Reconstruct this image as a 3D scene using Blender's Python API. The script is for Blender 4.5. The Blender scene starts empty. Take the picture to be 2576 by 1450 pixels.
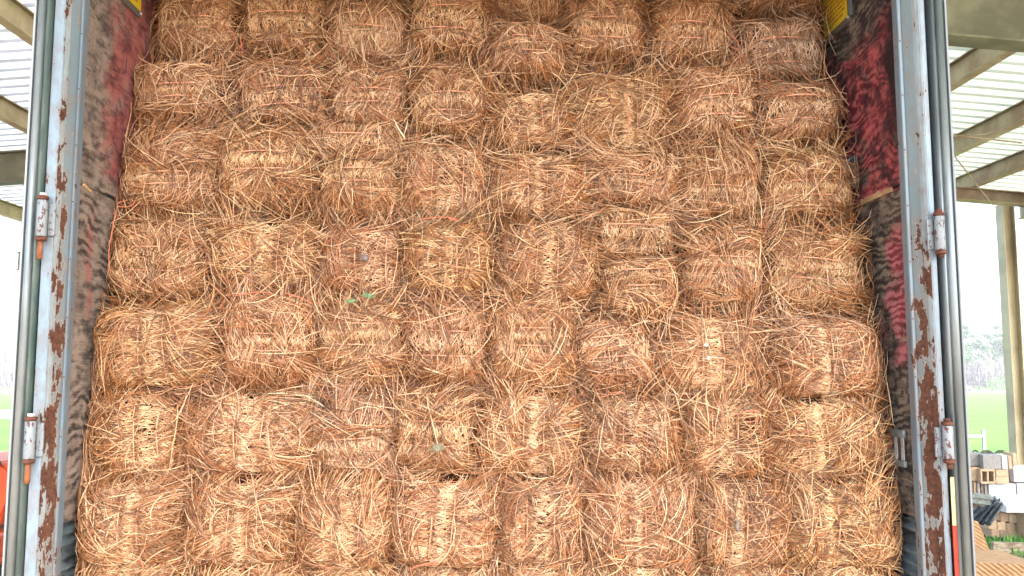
import bpy, bmesh, math, random
import numpy as np
from mathutils import Vector, Matrix
R = math.radians
C = bpy.context.scene.collection
# ------------------------------------------------------------------ camera
CAM = Vector((0.0, 0.0, 2.05)); PITCH = R(5.6); YAW = R(-1.3); F = 2100.0; W0, H0 = 2576.0, 1450.0
cd = bpy.data.cameras.new('camera'); cam = bpy.data.objects.new('camera', cd); C.objects.link(cam)
cam.location = CAM; cam.rotation_euler = (math.pi/2 + PITCH, 0, YAW)
cd.sensor_width = 36; cd.lens = F/W0*36; cd.clip_start = 0.05; cd.clip_end = 3000
bpy.context.scene.camera = cam
# ------------------------------------------------------------------ world, sun, exposure
SUN_EL, SUN_AZ = R(46), R(150)      # azimuth clockwise from +Y: behind the camera, to the right
w = bpy.data.worlds.new('World'); bpy.context.scene.world = w; w.use_nodes = True
nt = w.node_tree; nt.nodes.clear()
sky = nt.nodes.new('ShaderNodeTexSky'); sky.sky_type = 'NISHITA'; sky.sun_disc = False
sky.sun_elevation = SUN_EL; sky.sun_rotation = SUN_AZ; sky.dust_density = 3.0; sky.air_density = 1.0
bg = nt.nodes.new('ShaderNodeBackground'); bg.inputs[1].default_value = 0.15
wo = nt.nodes.new('ShaderNodeOutputWorld')
nt.links.new(sky.outputs[0], bg.inputs[0]); nt.links.new(bg.outputs[0], wo.inputs[0])
sd = bpy.data.lights.new('sun', 'SUN'); sd.energy = 3.0; sd.angle = R(0.6); sd.color = (1.0, 0.95, 0.88)
so = bpy.data.objects.new('sun', sd); C.objects.link(so)
sdir = Vector((math.sin(SUN_AZ)*math.cos(SUN_EL), math.cos(SUN_AZ)*math.cos(SUN_EL), math.sin(SUN_EL)))
so.rotation_euler = sdir.to_track_quat('Z', 'Y').to_euler(); so.location = sdir*30
vs = bpy.context.scene.view_settings
vs.view_transform = 'Standard'; vs.look = 'None'; vs.gamma = 1.0; vs.use_curve_mapping = False
vs.exposure = 2.5
bpy.context.scene.cycles.max_bounces = 8
bpy.context.scene.cycles.diffuse_bounces = 1

# ------------------------------------------------------------------ measuring helpers (2576 x 1450 photo pixels)
MC = Matrix.Rotation(YAW, 3, 'Z') @ Matrix.Rotation(math.pi/2 + PITCH, 3, 'X')
def ray(px, py): return MC @ Vector(((px - W0/2)/F, -(py - H0/2)/F, -1.0))
def at(px, py, Y):
    d = ray(px, py); return CAM + d*(Y - CAM.y)/d.y
def atx(px, py, X):
    d = ray(px, py); return CAM + d*(X - CAM.x)/d.x
# ------------------------------------------------------------------ materials
def mat(name, col=(.5,.5,.5), rough=.6, metal=0.0, spec=.5):
    m = bpy.data.materials.new(name); m.use_nodes = True
    b = m.node_tree.nodes['Principled BSDF']
    b.inputs['Base Color'].default_value = (*col, 1); b.inputs['Roughness'].default_value = rough
    b.inputs['Metallic'].default_value = metal; b.inputs['Specular IOR Level'].default_value = spec
    return m
class NT:
    def __init__(s, m): s.t = m.node_tree; s.b = s.t.nodes['Principled BSDF']; s.g = None
    def n(s, k, **kw):
        x = s.t.nodes.new(k)
        for a, v in kw.items(): setattr(x, a, v)
        return x
    def l(s, a, b): s.t.links.new(a, b)
    def pos(s):
        if not s.g: s.g = s.n('ShaderNodeNewGeometry')
        return s.g.outputs['Position']
    def vec(s, scale, src=None):
        m = s.n('ShaderNodeVectorMath', operation='MULTIPLY'); s.l(src or s.pos(), m.inputs[0]); m.inputs[1].default_value = scale
        return m.outputs[0]
    def noise(s, scale=(1,1,1), sc=1.0, det=4.0, rough=.55, dist=0.0, off=None):
        x = s.n('ShaderNodeTexNoise'); v = s.vec(scale)
        if off:
            a = s.n('ShaderNodeVectorMath', operation='ADD'); s.l(v, a.inputs[0]); a.inputs[1].default_value = off; v = a.outputs[0]
        s.l(v, x.inputs['Vector']); x.inputs['Scale'].default_value = sc; x.inputs['Detail'].default_value = det
        x.inputs['Roughness'].default_value = rough; x.inputs['Distortion'].default_value = dist
        return x.outputs[0]
    def math(s, op, a, b=None, c=None, clamp=False):
        x = s.n('ShaderNodeMath', operation=op); x.use_clamp = clamp
        for i, v in enumerate((a, b, c)):
            if v is None: continue
            if isinstance(v, (int, float)): x.inputs[i].default_value = v
            else: s.l(v, x.inputs[i])
        return x.outputs[0]
    def rng(s, v, a, b, c=0.0, d=1.0, smooth=True):
        x = s.n('ShaderNodeMapRange'); x.interpolation_type = 'SMOOTHSTEP' if smooth else 'LINEAR'
        s.l(v, x.inputs[0]); x.inputs[1].default_value = a; x.inputs[2].default_value = b
        x.inputs[3].default_value = c; x.inputs[4].default_value = d
        return x.outputs[0]
    def xyz(s):
        x = s.n('ShaderNodeSeparateXYZ'); s.l(s.pos(), x.inputs[0]); return x.outputs
    def mix(s, f, a, b, mode='MIX'):
        x = s.n('ShaderNodeMix', data_type='RGBA', blend_type=mode)
        for i, v in ((0, f), (6, a), (7, b)):
            if isinstance(v, (int, float)): x.inputs[i].default_value = v
            elif isinstance(v, tuple): x.inputs[i].default_value = (*v, 1)
            else: s.l(v, x.inputs[i])
        return x.outputs[2]
    def bump(s, h, strength=.4, dist=.01):
        x = s.n('ShaderNodeBump'); s.l(h, x.inputs['Height']); x.inputs['Strength'].default_value = strength
        x.inputs['Distance'].default_value = dist; s.l(x.outputs[0], s.b.inputs['Normal'])
    def color(s, c): s.l(c, s.b.inputs['Base Color'])

def noisy(name, c1, c2, sc=8, rough=.7, metal=0.0, scale=(1,1,1), bump=.2, lo=.35, hi=.65, spec=.5):
    m = mat(name, c1, rough, metal, spec); N = NT(m)
    n = N.noise(scale, sc, 6.0, .6); N.color(N.mix(N.rng(n, lo, hi), c1, c2)); N.bump(n, bump, .01)
    return m

# straw: every needle carries its own colour (low layer darkened as painted shade) in the attribute "needle"
M_straw = mat('pine_straw', (.4,.2,.08), .38, 0, .5)
N = NT(M_straw); at_ = N.n('ShaderNodeAttribute'); at_.attribute_name = 'needle'
nn = N.noise((1,1,1), 60, 2.0)
N.color(N.mix(N.rng(nn, .3, .7, 0.0, .35), at_.outputs['Color'], (.30,.115,.035)))
M_core = noisy('packed_straw_shade_dark', (.040,.014,.005), (.012,.005,.002), 70, .9, scale=(1,1,2.5), bump=.9, spec=.1)  # straw body coloured near-black, painting shade into the gaps between needles
M_twine = mat('orange_twine', (.88,.40,.24), .5)
M_twine2 = mat('twine_knot', (.58,.17,.085), .5)

XN = {-1: at(131,725,2.402).x, 1: at(2341,725,2.402).x}
def paint_mat(name, base, rust_amt, z_lo=None, z_hi=None, base2=None, side=0):
    m = mat(name, base, .38); N = NT(m)
    o = N.xyz()
    n1 = N.noise((1,1,.40), 38, 9.0, .66); n2 = N.noise((1,1,.12), 9, 3.0, .5, off=(4,1,7))
    s = N.math('MULTIPLY_ADD', n2, .9, N.math('MULTIPLY_ADD', n1, 1.7, -.40))
    if z_lo is not None:
        g = N.rng(o[2], z_hi, z_lo, 0.0, 1.0, False)
        s = N.math('MULTIPLY_ADD', g, rust_amt, s)
        th = 1.12
        if side:
            dn = N.math('ABSOLUTE', N.math('SUBTRACT', o[0], XN[side]))
            s = N.math('MULTIPLY_ADD', N.math('MULTIPLY', N.rng(dn, .026, .003), N.rng(o[2], 3.0, 2.4)), .30, s)
    else:
        th = 1.12 - rust_amt
    f = N.rng(s, th, th + .018)
    edge = N.rng(s, th - .04, th); stain = N.rng(s, th - .38, th)
    n3 = N.noise((1,1,1), 90, 5.0, .7)
    rust = N.mix(N.rng(n3, .3, .7), (.045,.016,.009), (.13,.048,.022))
    dirt = N.noise((1,1,.25), 5, 6.0, .6, off=(9,3,3))
    pcol = N.mix(N.rng(dirt, .4, .75), base, base2 or tuple(c*.72 for c in base))
    pcol = N.mix(N.math('MULTIPLY', stain, .42), pcol, (.20,.13,.085)); pcol = N.mix(N.math('MULTIPLY', edge, .45), pcol, (.50,.50,.44))
    speck = N.rng(N.noise((1,1,1), 130, 2.0), .73, .75)
    pcol = N.mix(speck, pcol, (.10,.045,.03))
    N.color(N.mix(f, pcol, rust))
    N.l(N.rng(f, 0, 1, .36, .9, False), N.b.inputs['Roughness'])
    N.bump(N.math('MULTIPLY_ADD', f, -.8, N.math('MULTIPLY', n3, .25)), .5, .002)
    return m
M_face = paint_mat('pale_blue_paint', (.27,.37,.45), .14, 1.0, 3.3)
M_nose = paint_mat('pale_blue_paint_worn_edge', (.33,.41,.45), .37, 1.2, 3.9)
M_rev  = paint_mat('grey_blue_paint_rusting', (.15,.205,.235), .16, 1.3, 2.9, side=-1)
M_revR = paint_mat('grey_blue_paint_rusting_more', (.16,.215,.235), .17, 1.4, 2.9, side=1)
M_lip  = paint_mat('pale_blue_lip_paint', (.19,.27,.33), .02)
M_chan = noisy('weathered_green_channel', (.045,.085,.075), (.13,.17,.15), 12, .6, scale=(1,1,.3))
M_chanR = noisy('weathered_blue_channel', (.08,.13,.15), (.16,.22,.245), 12, .5, scale=(1,1,.3))
M_alu  = noisy('dull_aluminium', (.28,.32,.335), (.15,.18,.19), 14, .38, .55, scale=(1,1,.15), bump=.1)
M_gasket = noisy('grey_rubber_gasket', (.10,.11,.11), (.20,.21,.20), 20, .7, scale=(1,1,.2))
M_hinge = mat('hinge_flaking_paint', (.62,.64,.64), .45); N = NT(M_hinge)
n = N.noise((1,1,.6), 95, 6.0, .65); f = N.rng(n, .55, .59)
N.color(N.mix(f, (.27,.31,.34), (.12,.045,.03))); N.bump(N.math('MULTIPLY', f, -1.0), .5, .002)
M_rust = noisy('rusty_steel', (.17,.06,.035), (.08,.03,.02), 60, .85, bump=.6)
M_rustd = noisy('dark_rusty_steel', (.05,.025,.02), (.14,.05,.03), 60, .85)
M_pin  = noisy('rusty_brown_pin', (.36,.13,.05), (.22,.08,.035), 40, .7)
M_bolt = noisy('white_bolt_head', (.75,.74,.72), (.5,.45,.40), 60, .5)
M_steel = noisy('galvanised_steel', (.27,.31,.31), (.15,.18,.18), 20, .45, .5)
M_slat = paint_mat('pale_slot_bars', (.55,.64,.66), .12)

def ply(name, side):
    m = mat(name, (.3,.2,.15), .8, 0, .25); N = NT(m); o = N.xyz()
    y, z = o[1], o[2]
    big = N.noise((0,4.2,5.0), 1.0, 2.5, .45, 0.3, off=(side*3+1,2,5))
    med = N.noise((0,17,26), 1.0, 4.0, .62, off=(side,4,4))
    ph = N.math('MULTIPLY_ADD', big, 8.0 if side > 0 else 5.5, N.math('MULTIPLY', z, 36.0 if side > 0 else 30.0))
    ph = N.math('MULTIPLY_ADD', med, 1.9 if side > 0 else 1.1, ph)
    sn = N.math('SINE', N.math('MULTIPLY', ph, 6.283))
    fine = N.noise((0,16,170), 1.0, 4.0, .65)
    blot = N.noise((0,13,19), 1.0, 6.0, .66, off=(6,side,1))
    amp = N.rng(N.noise((0,5,4), 1.0, 2.0, .5, off=(side*2,9,9)), .38, .62, .25, 1.15)
    if side < 0: amp = N.math('MULTIPLY', amp, N.rng(z, 2.45, 2.72, 1.0, .35))
    v = N.math('MULTIPLY', sn, N.math('MULTIPLY', amp, .72))
    v = N.math('MULTIPLY_ADD', N.math('SUBTRACT', blot, .5), 5.6, v)
    v = N.math('MULTIPLY_ADD', N.math('SUBTRACT', fine, .5), 2.4, v)
    if side > 0:
        band = N.rng(v, -.9, 1.1); wood = N.mix(band, (.035,.028,.025), (.27,.21,.155))
    else:
        band = N.rng(v, -1.15, .75); wood = N.mix(band, (.055,.042,.037), (.34,.265,.215))
    grime = N.rng(N.noise((0,9,7), 1.0, 6.0, .7, off=(3,3,3)), .40, .72)
    wood = N.mix(N.math('MULTIPLY', grime, .70 if side>0 else .5), wood, (.05,.040,.035))
    pn = N.noise((0,7.5,9.5), 1.0, 7.0, .66, .6, off=(11,side*2,4))
    if side > 0:
        up = N.rng(z, 2.59, 2.605)
        reg = N.math('MULTIPLY', up, N.rng(z, 3.35, 3.05))
        midr = N.math('MULTIPLY', N.rng(z, 1.95, 2.12), N.rng(z, 2.60, 2.44))
        midr = N.math('MULTIPLY', midr, N.rng(y, 2.80, 2.50))
        reg = N.math('ADD', reg, N.math('MULTIPLY', midr, .92))
        f = N.rng(N.math('MULTIPLY_ADD', reg, .42, pn), .74, .93)
        red = N.mix(N.rng(v, -1.0, 1.0), (.14,.012,.022), (.56,.11,.115))
        red = N.mix(N.rng(z, 2.55, 2.4), red, N.mix(band, (.25,.035,.05), (.62,.20,.22)))
        c = N.mix(N.math('MULTIPLY', f, .86), wood, red)
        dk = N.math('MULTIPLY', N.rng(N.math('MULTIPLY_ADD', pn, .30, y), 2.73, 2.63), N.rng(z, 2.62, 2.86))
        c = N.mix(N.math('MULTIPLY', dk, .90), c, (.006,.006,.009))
        dk2 = N.math('MULTIPLY', N.rng(N.noise((0,11,11), 1.0, 6.0, .68, off=(1,6,9)), .46, .60), up)
        c = N.mix(N.math('MULTIPLY', dk2, .82), c, (.022,.013,.018))
        black = N.math('MULTIPLY', N.rng(N.noise((0,24,26), 1.0, 5.0, .6, off=(7,7,1)), .56, .61), N.rng(z, 2.35, 2.15))
        c = N.mix(N.math('MULTIPLY', black, .75), c, (.014,.013,.013))
    else:
        reg = N.math('MULTIPLY', N.rng(z, 2.48, 2.72), N.rng(y, 2.40, 2.74))
        sy = N.math('MULTIPLY_ADD', N.noise((0,3,9),1.0), .06, y)
        stripe = N.math('MULTIPLY', N.rng(N.math('ABSOLUTE', N.math('SUBTRACT', sy, 2.585)), .028, .006),
                        N.math('MULTIPLY', N.rng(z, 2.15, 2.30), N.rng(z, 2.58, 2.46)))
        stripe = N.math('MULTIPLY', stripe, N.rng(blot, .40, .55))
        f = N.rng(N.math('MULTIPLY_ADD', reg, .46, pn), .68, 1.0)
        f = N.math('MAXIMUM', f, N.math('MULTIPLY', stripe, .75))
        red = N.mix(band, (.16,.035,.035), (.42,.11,.10))
        c = N.mix(N.math('MULTIPLY', f, .84), wood, red)
        bl = N.math('MULTIPLY', N.rng(N.noise((0,20,12), 1.0, 3.0, .55, 1.2, off=(2,8,8)), .60, .67), N.rng(z, 2.58, 2.66))
        c = N.mix(N.math('MULTIPLY', bl, .7), c, (.07,.05,.08))
    N.color(c); N.bump(N.math('MULTIPLY_ADD', v, .3, fine), .5, .003)
    return m
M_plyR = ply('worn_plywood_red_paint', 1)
M_plyL = ply('worn_plywood_faded_red', -1)
M_split = noisy('split_bare_wood', (.55,.36,.19), (.34,.20,.10), 30, .8, scale=(1,.3,1))
M_scuff = noisy('scuffed_steel_liner', (.20,.27,.30), (.05,.06,.065), 10, .5, .3, scale=(1,1,2))
M_floor = noisy('hardwood_floor', (.16,.10,.06), (.08,.05,.03), 10, .8)
M_alus = mat('aluminium_side', (.30,.33,.34), .5, .4)
M_yel = mat('yellow_sign_face', (.80,.56,.02), .5)
M_yelmark = mat('faded_brown_print', (.42,.17,.02), .6)
M_signedge = mat('sign_frame_grey', (.13,.115,.10), .6)
M_screw = mat('sign_screw', (.8,.82,.8), .3, .6)
M_tapeY = noisy('yellow_tape', (.78,.70,.30), (.62,.55,.24), 20, .5)
M_tapeR = noisy('red_tape', (.80,.035,.012), (.6,.03,.01), 20, .5)

# ------------------------------------------------------------------ object helpers
def props(o, label=None, cat=None, group=None, kind=None):
    for k, v in (('label', label), ('category', cat), ('group', group), ('kind', kind)):
        if v: o[k] = v
    return o
def empty(name, loc=(0,0,0), **kw):
    o = bpy.data.objects.new(name, None); C.objects.link(o); o.location = loc; o.empty_display_size = .1
    return props(o, **kw)
class MB:
    """collects shapes in world space and builds ONE mesh object"""
    def __init__(s): s.bm = bmesh.new()
    def box(s, a, b, mi=0, bev=0.0, rot=None, piv=None):
        bm = bmesh.new()
        lo = Vector([min(a[i], b[i]) for i in range(3)]); hi = Vector([max(a[i], b[i]) for i in range(3)])
        r = bmesh.ops.create_cube(bm, size=1.0)
        c = (lo + hi)/2; d = hi - lo
        for v in bm.verts: v.co = Vector((v.co.x*d.x, v.co.y*d.y, v.co.z*d.z)) + c
        if bev > 0: bmesh.ops.bevel(bm, geom=list(bm.edges), offset=min(bev, min(d)*.45), segments=2, affect='EDGES', profile=.6)
        if rot is not None:
            p = Vector(piv) if piv is not None else c
            for v in bm.verts: v.co = rot @ (v.co - p) + p
        for f in bm.faces: f.material_index = mi
        s._add(bm); return s
    def _add(s, bm):
        me = bpy.data.meshes.new('tmp'); bm.to_mesh(me); bm.free(); s.bm.from_mesh(me); bpy.data.meshes.remove(me)
    def tube(s, pts, r, seg=8, mi=0, caps=True):
        pts = [Vector(p) for p in pts]; n = len(pts)
        rs = r if isinstance(r, (list, tuple)) else [r]*n
        rings = []
        for i, p in enumerate(pts):
            t = (pts[min(i+1, n-1)] - pts[max(i-1, 0)]).normalized()
            a = t.cross(Vector((0,0,1)))
            if a.length < .1: a = t.cross(Vector((0,1,0)))
            a.normalize(); b = t.cross(a)
            rings.append([s.bm.verts.new(p + (a*math.cos(2*math.pi*k/seg) + b*math.sin(2*math.pi*k/seg))*rs[i]) for k in range(seg)])
        for i in range(n-1):
            for k in range(seg):
                f = s.bm.faces.new((rings[i][k], rings[i][(k+1) % seg], rings[i+1][(k+1) % seg], rings[i+1][k])); f.material_index = mi; f.smooth = True
        if caps:
            for rg in (rings[0], rings[-1]):
                f = s.bm.faces.new(rg); f.material_index = mi
        return s
    def prism(s, prof, z0, z1, mis=None, smooth=False):
        """vertical extrusion of a closed plan outline [(x,y),...]; mis: material per side"""
        lo = [s.bm.verts.new((x, y, z0)) for x, y in prof]; hi = [s.bm.verts.new((x, y, z1)) for x, y in prof]
        n = len(prof)
        for i in range(n):
            f = s.bm.faces.new((lo[i], lo[(i+1) % n], hi[(i+1) % n], hi[i])); f.material_index = mis[i] if mis else 0; f.smooth = smooth
        s.bm.faces.new(lo[::-1]); s.bm.faces.new(hi); return s
    def poly(s, pts, mi=0):
        f = s.bm.faces.new([s.bm.verts.new(p) for p in pts]); f.material_index = mi; return s
    def build(s, name, mats, parent=None, **kw):
        bmesh.ops.recalc_face_normals(s.bm, faces=s.bm.faces)
        me = bpy.data.meshes.new(name); s.bm.to_mesh(me); s.bm.free()
        o = bpy.data.objects.new(name, me); C.objects.link(o)
        for m in (mats if isinstance(mats, (list, tuple)) else [mats]): me.materials.append(m)
        if parent is not None:
            o.parent = parent
            me.transform(Matrix.Translation(-world_loc(parent)))
        else:
            # put the origin at the base of the thing
            vs_ = [v.co for v in me.vertices]
            b = Vector(((min(v.x for v in vs_)+max(v.x for v in vs_))/2, (min(v.y for v in vs_)+max(v.y for v in vs_))/2, min(v.z for v in vs_)))
            me.transform(Matrix.Translation(-b)); o.location = b
        return props(o, **kw)
def world_loc(o):
    v = Vector(o.location)
    while o.parent is not None: o = o.parent; v += Vector(o.location)
    return v

# ================================================================== SETTING: ground, paths, field
def gz(y): return 0.0 if y < 20 else (-.018*(min(y,210.0)-20))     # the field falls gently away
def sheet(q, x0, x1, y0, y1, dz):
    ys = sorted({y0, y1} | {v for v in (20.0, 210.0) if y0 < v < y1})
    for a, b in zip(ys, ys[1:]): q.poly([(x0,a,gz(a)+dz),(x1,a,gz(a)+dz),(x1,b,gz(b)+dz),(x0,b,gz(b)+dz)])
    return q
M_dirt = mat('packed_dirt', (.30,.22,.15), .9); N = NT(M_dirt)
n = N.noise((1,1,1), 1.3, 8.0, .65); N.color(N.mix(N.rng(n,.35,.65), (.36,.28,.20), (.17,.12,.08))); N.bump(n,.5,.05)
sheet(MB(), -1500, 1500, -60, 1600, 0).build('ground', M_dirt, kind='structure')
M_grass = mat('spring_grass', (.10,.30,.03), .9); N = NT(M_grass)
n = N.noise((.25,1,1), .8, 8.0, .7); N.color(N.mix(N.rng(n,.35,.65), (.050,.125,.010), (.085,.175,.020))); N.bump(n,.6,.1)
f = MB(); sheet(f,-900,-9.5,21.9,200,.004); sheet(f,-9.5,900,13.5,200,.004); sheet(f,-1400,1400,216,1400,.004)
f.build('grass_field', M_grass, kind='structure')
M_path = noisy('pale_gravel', (.62,.60,.57), (.48,.46,.43), 2, .9)
sheet(MB(),-140,-9.5,43,58,.02).build('gravel_path', M_path, kind='structure')
sheet(MB(),-900,900,201,215,.03).build('country_road', M_path, kind='structure')
M_conc = noisy('pale_concrete', (.55,.53,.50), (.42,.40,.37), 3, .85)
sheet(MB(),-60,-9.6,9,21.9,.008).build('concrete_apron', M_conc, kind='structure')

# ================================================================== TRAILER
xl = at(176,725,2.44).x; xr = at(2288,725,2.44).x
FZ = 1.15; TZ = 3.88
trailer = empty('trailer', ((xl+xr)/2, 2.5, 0), label='enclosed box trailer with open rear doors and plywood lining, packed with pine straw', cat='trailer')
def X(px, Y): return at(px, 725, Y).x
# corner posts
def post(side):
    if side < 0:
        E = dict(lip=(176,170), rev=137, nose=127, face=98); mr = M_rev
    else:
        E = dict(lip=(2288,2297), rev=2333, nose=2346, face=2362); mr = M_revR
    s = side
    x0 = X(E['lip'][0],2.44); x1 = X(E['lip'][1],2.438); x2 = X(E['rev'],2.412); x3 = X(E['nose'],2.400); x4 = X(E['face'],2.400)
    pr = [(x0,2.47),(x0,2.442),(x0+s*.002,2.438),(x1-s*.001,2.438),(x1,2.442),(x1+s*.003,2.443),(x2-s*.004,2.418),
          (x2,2.408),(x2+s*.004,2.402),(x3-s*.003,2.399),(x3,2.4015),(x3+s*.0015,2.4015),(x3+s*.003,2.400),(x4-s*.003,2.400),(x4,2.404),(x4,2.56),(x0+s*.02,2.56),(x0+s*.02,2.47)]
    mis = [3,3,3,3,3,2,1,1,1,1,0,0,0,0,0,0,0,3]
    b = MB(); b.prism(pr, 1.0, 3.60, mis)
    p = b.build('corner_post', [M_face, M_nose, mr, M_lip], trailer, label='rusting pale blue corner post on the %s of the opening' % ('left' if s < 0 else 'right'))
    # rivets on the lip
    for k in range(12):
        rv = MB(); z = 1.35 + k*.17
        rv.tube([((x0+x1)/2, 2.4385, z), ((x0+x1)/2, 2.4365, z)], .0022, 8); rv.build('rivet', M_rust, p)
    # channel between post and door
    cx0 = x4 - s*.004; cx1 = x4 + s*.045
    c = MB(); c.box((cx0,2.50,1.0),(cx1,2.56,3.60)); c.box((cx1-s*.006,2.43,1.0),(cx1,2.50-.001,3.60))
    c.build('door_channel', M_chan if s < 0 else M_chanR, trailer)
    return x4
xf = {s: post(s) for s in (-1,1)}
# swung-back doors lying along the trailer sides, their hinge edges facing us
for s in (-1,1):
    d = empty('door', (xf[s]+s*.05, 2.4, 1.0), label='open trailer door folded back along the %s side' % ('left' if s<0 else 'right')); d.parent = trailer; d.location = Vector((xf[s]+s*.05, 2.4, 1.0)) - Vector(trailer.location)
    a, b_ = (X(79,2.385), X(54,2.385)) if s < 0 else (X(2385,2.385), X(2410,2.385))
    m = MB(); m.prism([(a,2.40),(a+s*.002,2.380),(a+s*.006,2.374),(a+s*.016,2.370),(b_-s*.008,2.374),(b_-s*.004,2.382),(b_-s*.004,2.42),(b_-s*.004,3.60),(a+s*.004,3.60)], 1.02, 3.50, smooth=True)
    m.build('door_panel', M_alu, d)
    q = MB(); q.prism([(b_-s*.0035,2.372),(b_+s*.0008,2.370),(b_+s*.0008,3.61),(b_-s*.0035,3.61)], 1.01, 3.51)
    q.build('door_edge_trim', M_alus, d)
    q = MB(); q.prism([(a-s*.010,2.392),(a-s*.008,2.383),(a-s*.002,2.381),(a-.0005*s,2.398),(a-.0005*s,2.47),(a-s*.010,2.47)], 1.02, 3.50, smooth=True)
    q.build('gasket', M_alu if s > 0 else M_chan, d)
# hinges
for (cx, y0, y1, ypin, s) in ((106,490,606,652,-1),(75,1045,1166,1217,-1),(2364,531,640,648,1),(2385,1057,1166,1180,1)):
    top = at(cx, y0, 2.375); bot = at(cx, y1, 2.375); x = at(cx,(y0+y1)/2,2.375).x; y = 2.375
    zt, zb = top.z, bot.z; h = empty('hinge', (x,y,zb)); h.parent = trailer; h.location = Vector((x,y,zb)) - Vector(trailer.location)
    r = .0145
    m = MB(); m.tube([(x,y,zb+.012),(x,y,zb+.014),(x,y,zt-.018),(x,y,zt-.016)], [r*.9,r,r,r*.9], 20)
    ax = X(100,2.39) if s < 0 else X(2360,2.39)
    xi_ = x - s*.008
    far = xi_ - s*.020
    m.build('barrel', M_hinge, h)
    m = MB(); m.box((min(xi_,far), 2.390, zb+.016), (max(xi_,far), 2.3985, zt-.022), bev=.003); m.build('hinge_leaf', M_hinge, h)
    c = MB(); c.tube([(x,y,zb),(x,y,zb+.004),(x,y,zb+.009),(x,y,zb+.011)], [r*.95,r*1.08,r*1.08,r*.9], 20); c.build('collar', M_rust, h)
    c = MB(); c.tube([(x,y,zt-.015),(x,y,zt-.013),(x,y,zt-.006),(x,y,zt-.004)], [r*.9,r*1.1,r*1.1,r*.9], 20); c.build('collar', M_rust, h)
    c = MB(); c.tube([(x,y,zt-.0035),(x,y,zt+.004),(x,y,zt+.005)], [r*.75,r*.75,r*.6], 6); c.build('pin_head', M_bolt if s<0 else M_rust, h)
    zp = at(cx, ypin, 2.375).z
    c = MB(); c.tube([(x+s*.001,y,zb-.0005),(x+s*.001,y,zb-.5*(zb-zp)),(x+s*.001,y,zp)], [r*.55,r*.55,r*.5], 12); c.build('pin', M_pin if s<0 else M_rust, h)
# wall lining: upper and lower plywood sheets, thin steps between them
def lining(s):
    x = xl if s < 0 else xr
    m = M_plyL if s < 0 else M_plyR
    rnd = random.Random(5+s)
    zs = 2.605 if s > 0 else 2.60
    def sheet(z0, z1, off, jag0, jag1, nm):
        b = MB(); ys = [2.472 + 1.7*(i/60) for i in range(61)]
        lo = [z0 + (rnd.uniform(-.006,.006) if jag0 else 0) for _ in ys]; hi = [z1 + (rnd.uniform(-.004,.004) if jag1 else 0) for _ in ys]
        xi = x + s*off; xo = x + s*(off+.014)
        for a in range(60):
            for q in range(12):
                pass
        V = b.bm.verts.new
        fl = [V((xi, y, l)) for y, l in zip(ys, lo)]; fh = [V((xi, y, h)) for y, h in zip(ys, hi)]
        bl = [V((xo, y, l)) for y, l in zip(ys, lo)]; bh = [V((xo, y, h)) for y, h in zip(ys, hi)]
        F_ = b.bm.faces.new
        for i in range(60):
            F_((fl[i],fl[i+1],fh[i+1],fh[i])); F_((bl[i],bh[i],bh[i+1],bl[i+1])); F_((fl[i],bl[i],bl[i+1],fl[i+1])); F_((fh[i],fh[i+1],bh[i+1],bh[i]))
        F_((fl[0],fh[0],bh[0],bl[0])); F_((fl[-1],bl[-1],bh[-1],fh[-1]))
        return b.build(nm, m, trailer)
    zfoot = 1.615
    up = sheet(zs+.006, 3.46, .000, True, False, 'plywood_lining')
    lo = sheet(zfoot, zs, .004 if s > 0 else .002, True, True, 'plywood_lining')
    up['label'] = '%s red-painted upper plywood sheet' % ('left' if s<0 else 'right'); lo['label'] = '%s lower bare weathered plywood sheet' % ('left' if s<0 else 'right')
    # scuff liner: ribbed steel along the bottom
    b = MB(); z0, z1 = FZ, zfoot + .004
    k = 14; pts = []
    for i in range(k*4+1):
        z = z0 + (z1-z0)*i/(k*4); d = (.000,.010,.010,.000)[i % 4]; pts.append((x + s*(.004+d), z))
    for i in range(len(pts)-1):
        b.poly([(pts[i][0],2.472,pts[i][1]),(pts[i][0],4.17,pts[i][1]),(pts[i+1][0],4.17,pts[i+1][1]),(pts[i+1][0],2.472,pts[i+1][1])])
    b.build('scuff_liner', M_scuff, trailer)
    # outer skin
    b = MB(); b.box((x+s*.020,2.565,1.0),(x+s*.045,4.25,3.475)); b.build('side_skin', M_alus, trailer)
    return up, lo
upL, loL = lining(-1); upR, loR = lining(1)
b = MB(); b.box((xl-.04,2.40+.17,1.0),(xr+.04,4.25,FZ-.001)); b.build('trailer_floor', M_floor, trailer)
b = MB(); b.box((xl-.04,2.40,3.48),(xr+.04,4.25,3.53)); b.build('trailer_roof', M_alus, trailer)  # out of view, set low to shade the top bale rows
b = MB(); b.box((xl-.015,4.20,FZ),(xr+.015,4.235,3.475)); b.build('front_bulkhead', M_floor, trailer)
b = MB(); b.box((xl-.10,2.39,3.40),(xr+.10,2.56,3.475)); b.build('header', M_face, trailer)  # unseen, brought down with the roof to darken the upper bales
b = MB(); b.box((xl-.10,2.39,.86),(xr+.10,2.565,.998)); b.build('rear_sill', M_rust, trailer)
for yy in (3.3, 3.9):
    for s in (-1,1):
        wh = MB(); cx = s*1.02
        wh.tube([(cx-.13,yy,.5),(cx-.12,yy,.5),(cx+.12,yy,.5),(cx+.13,yy,.5)], [.40,.5,.5,.40], 28)
        wh.build('wheel', mat('tyre_rubber', (.03,.03,.03), .8), trailer)
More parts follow.
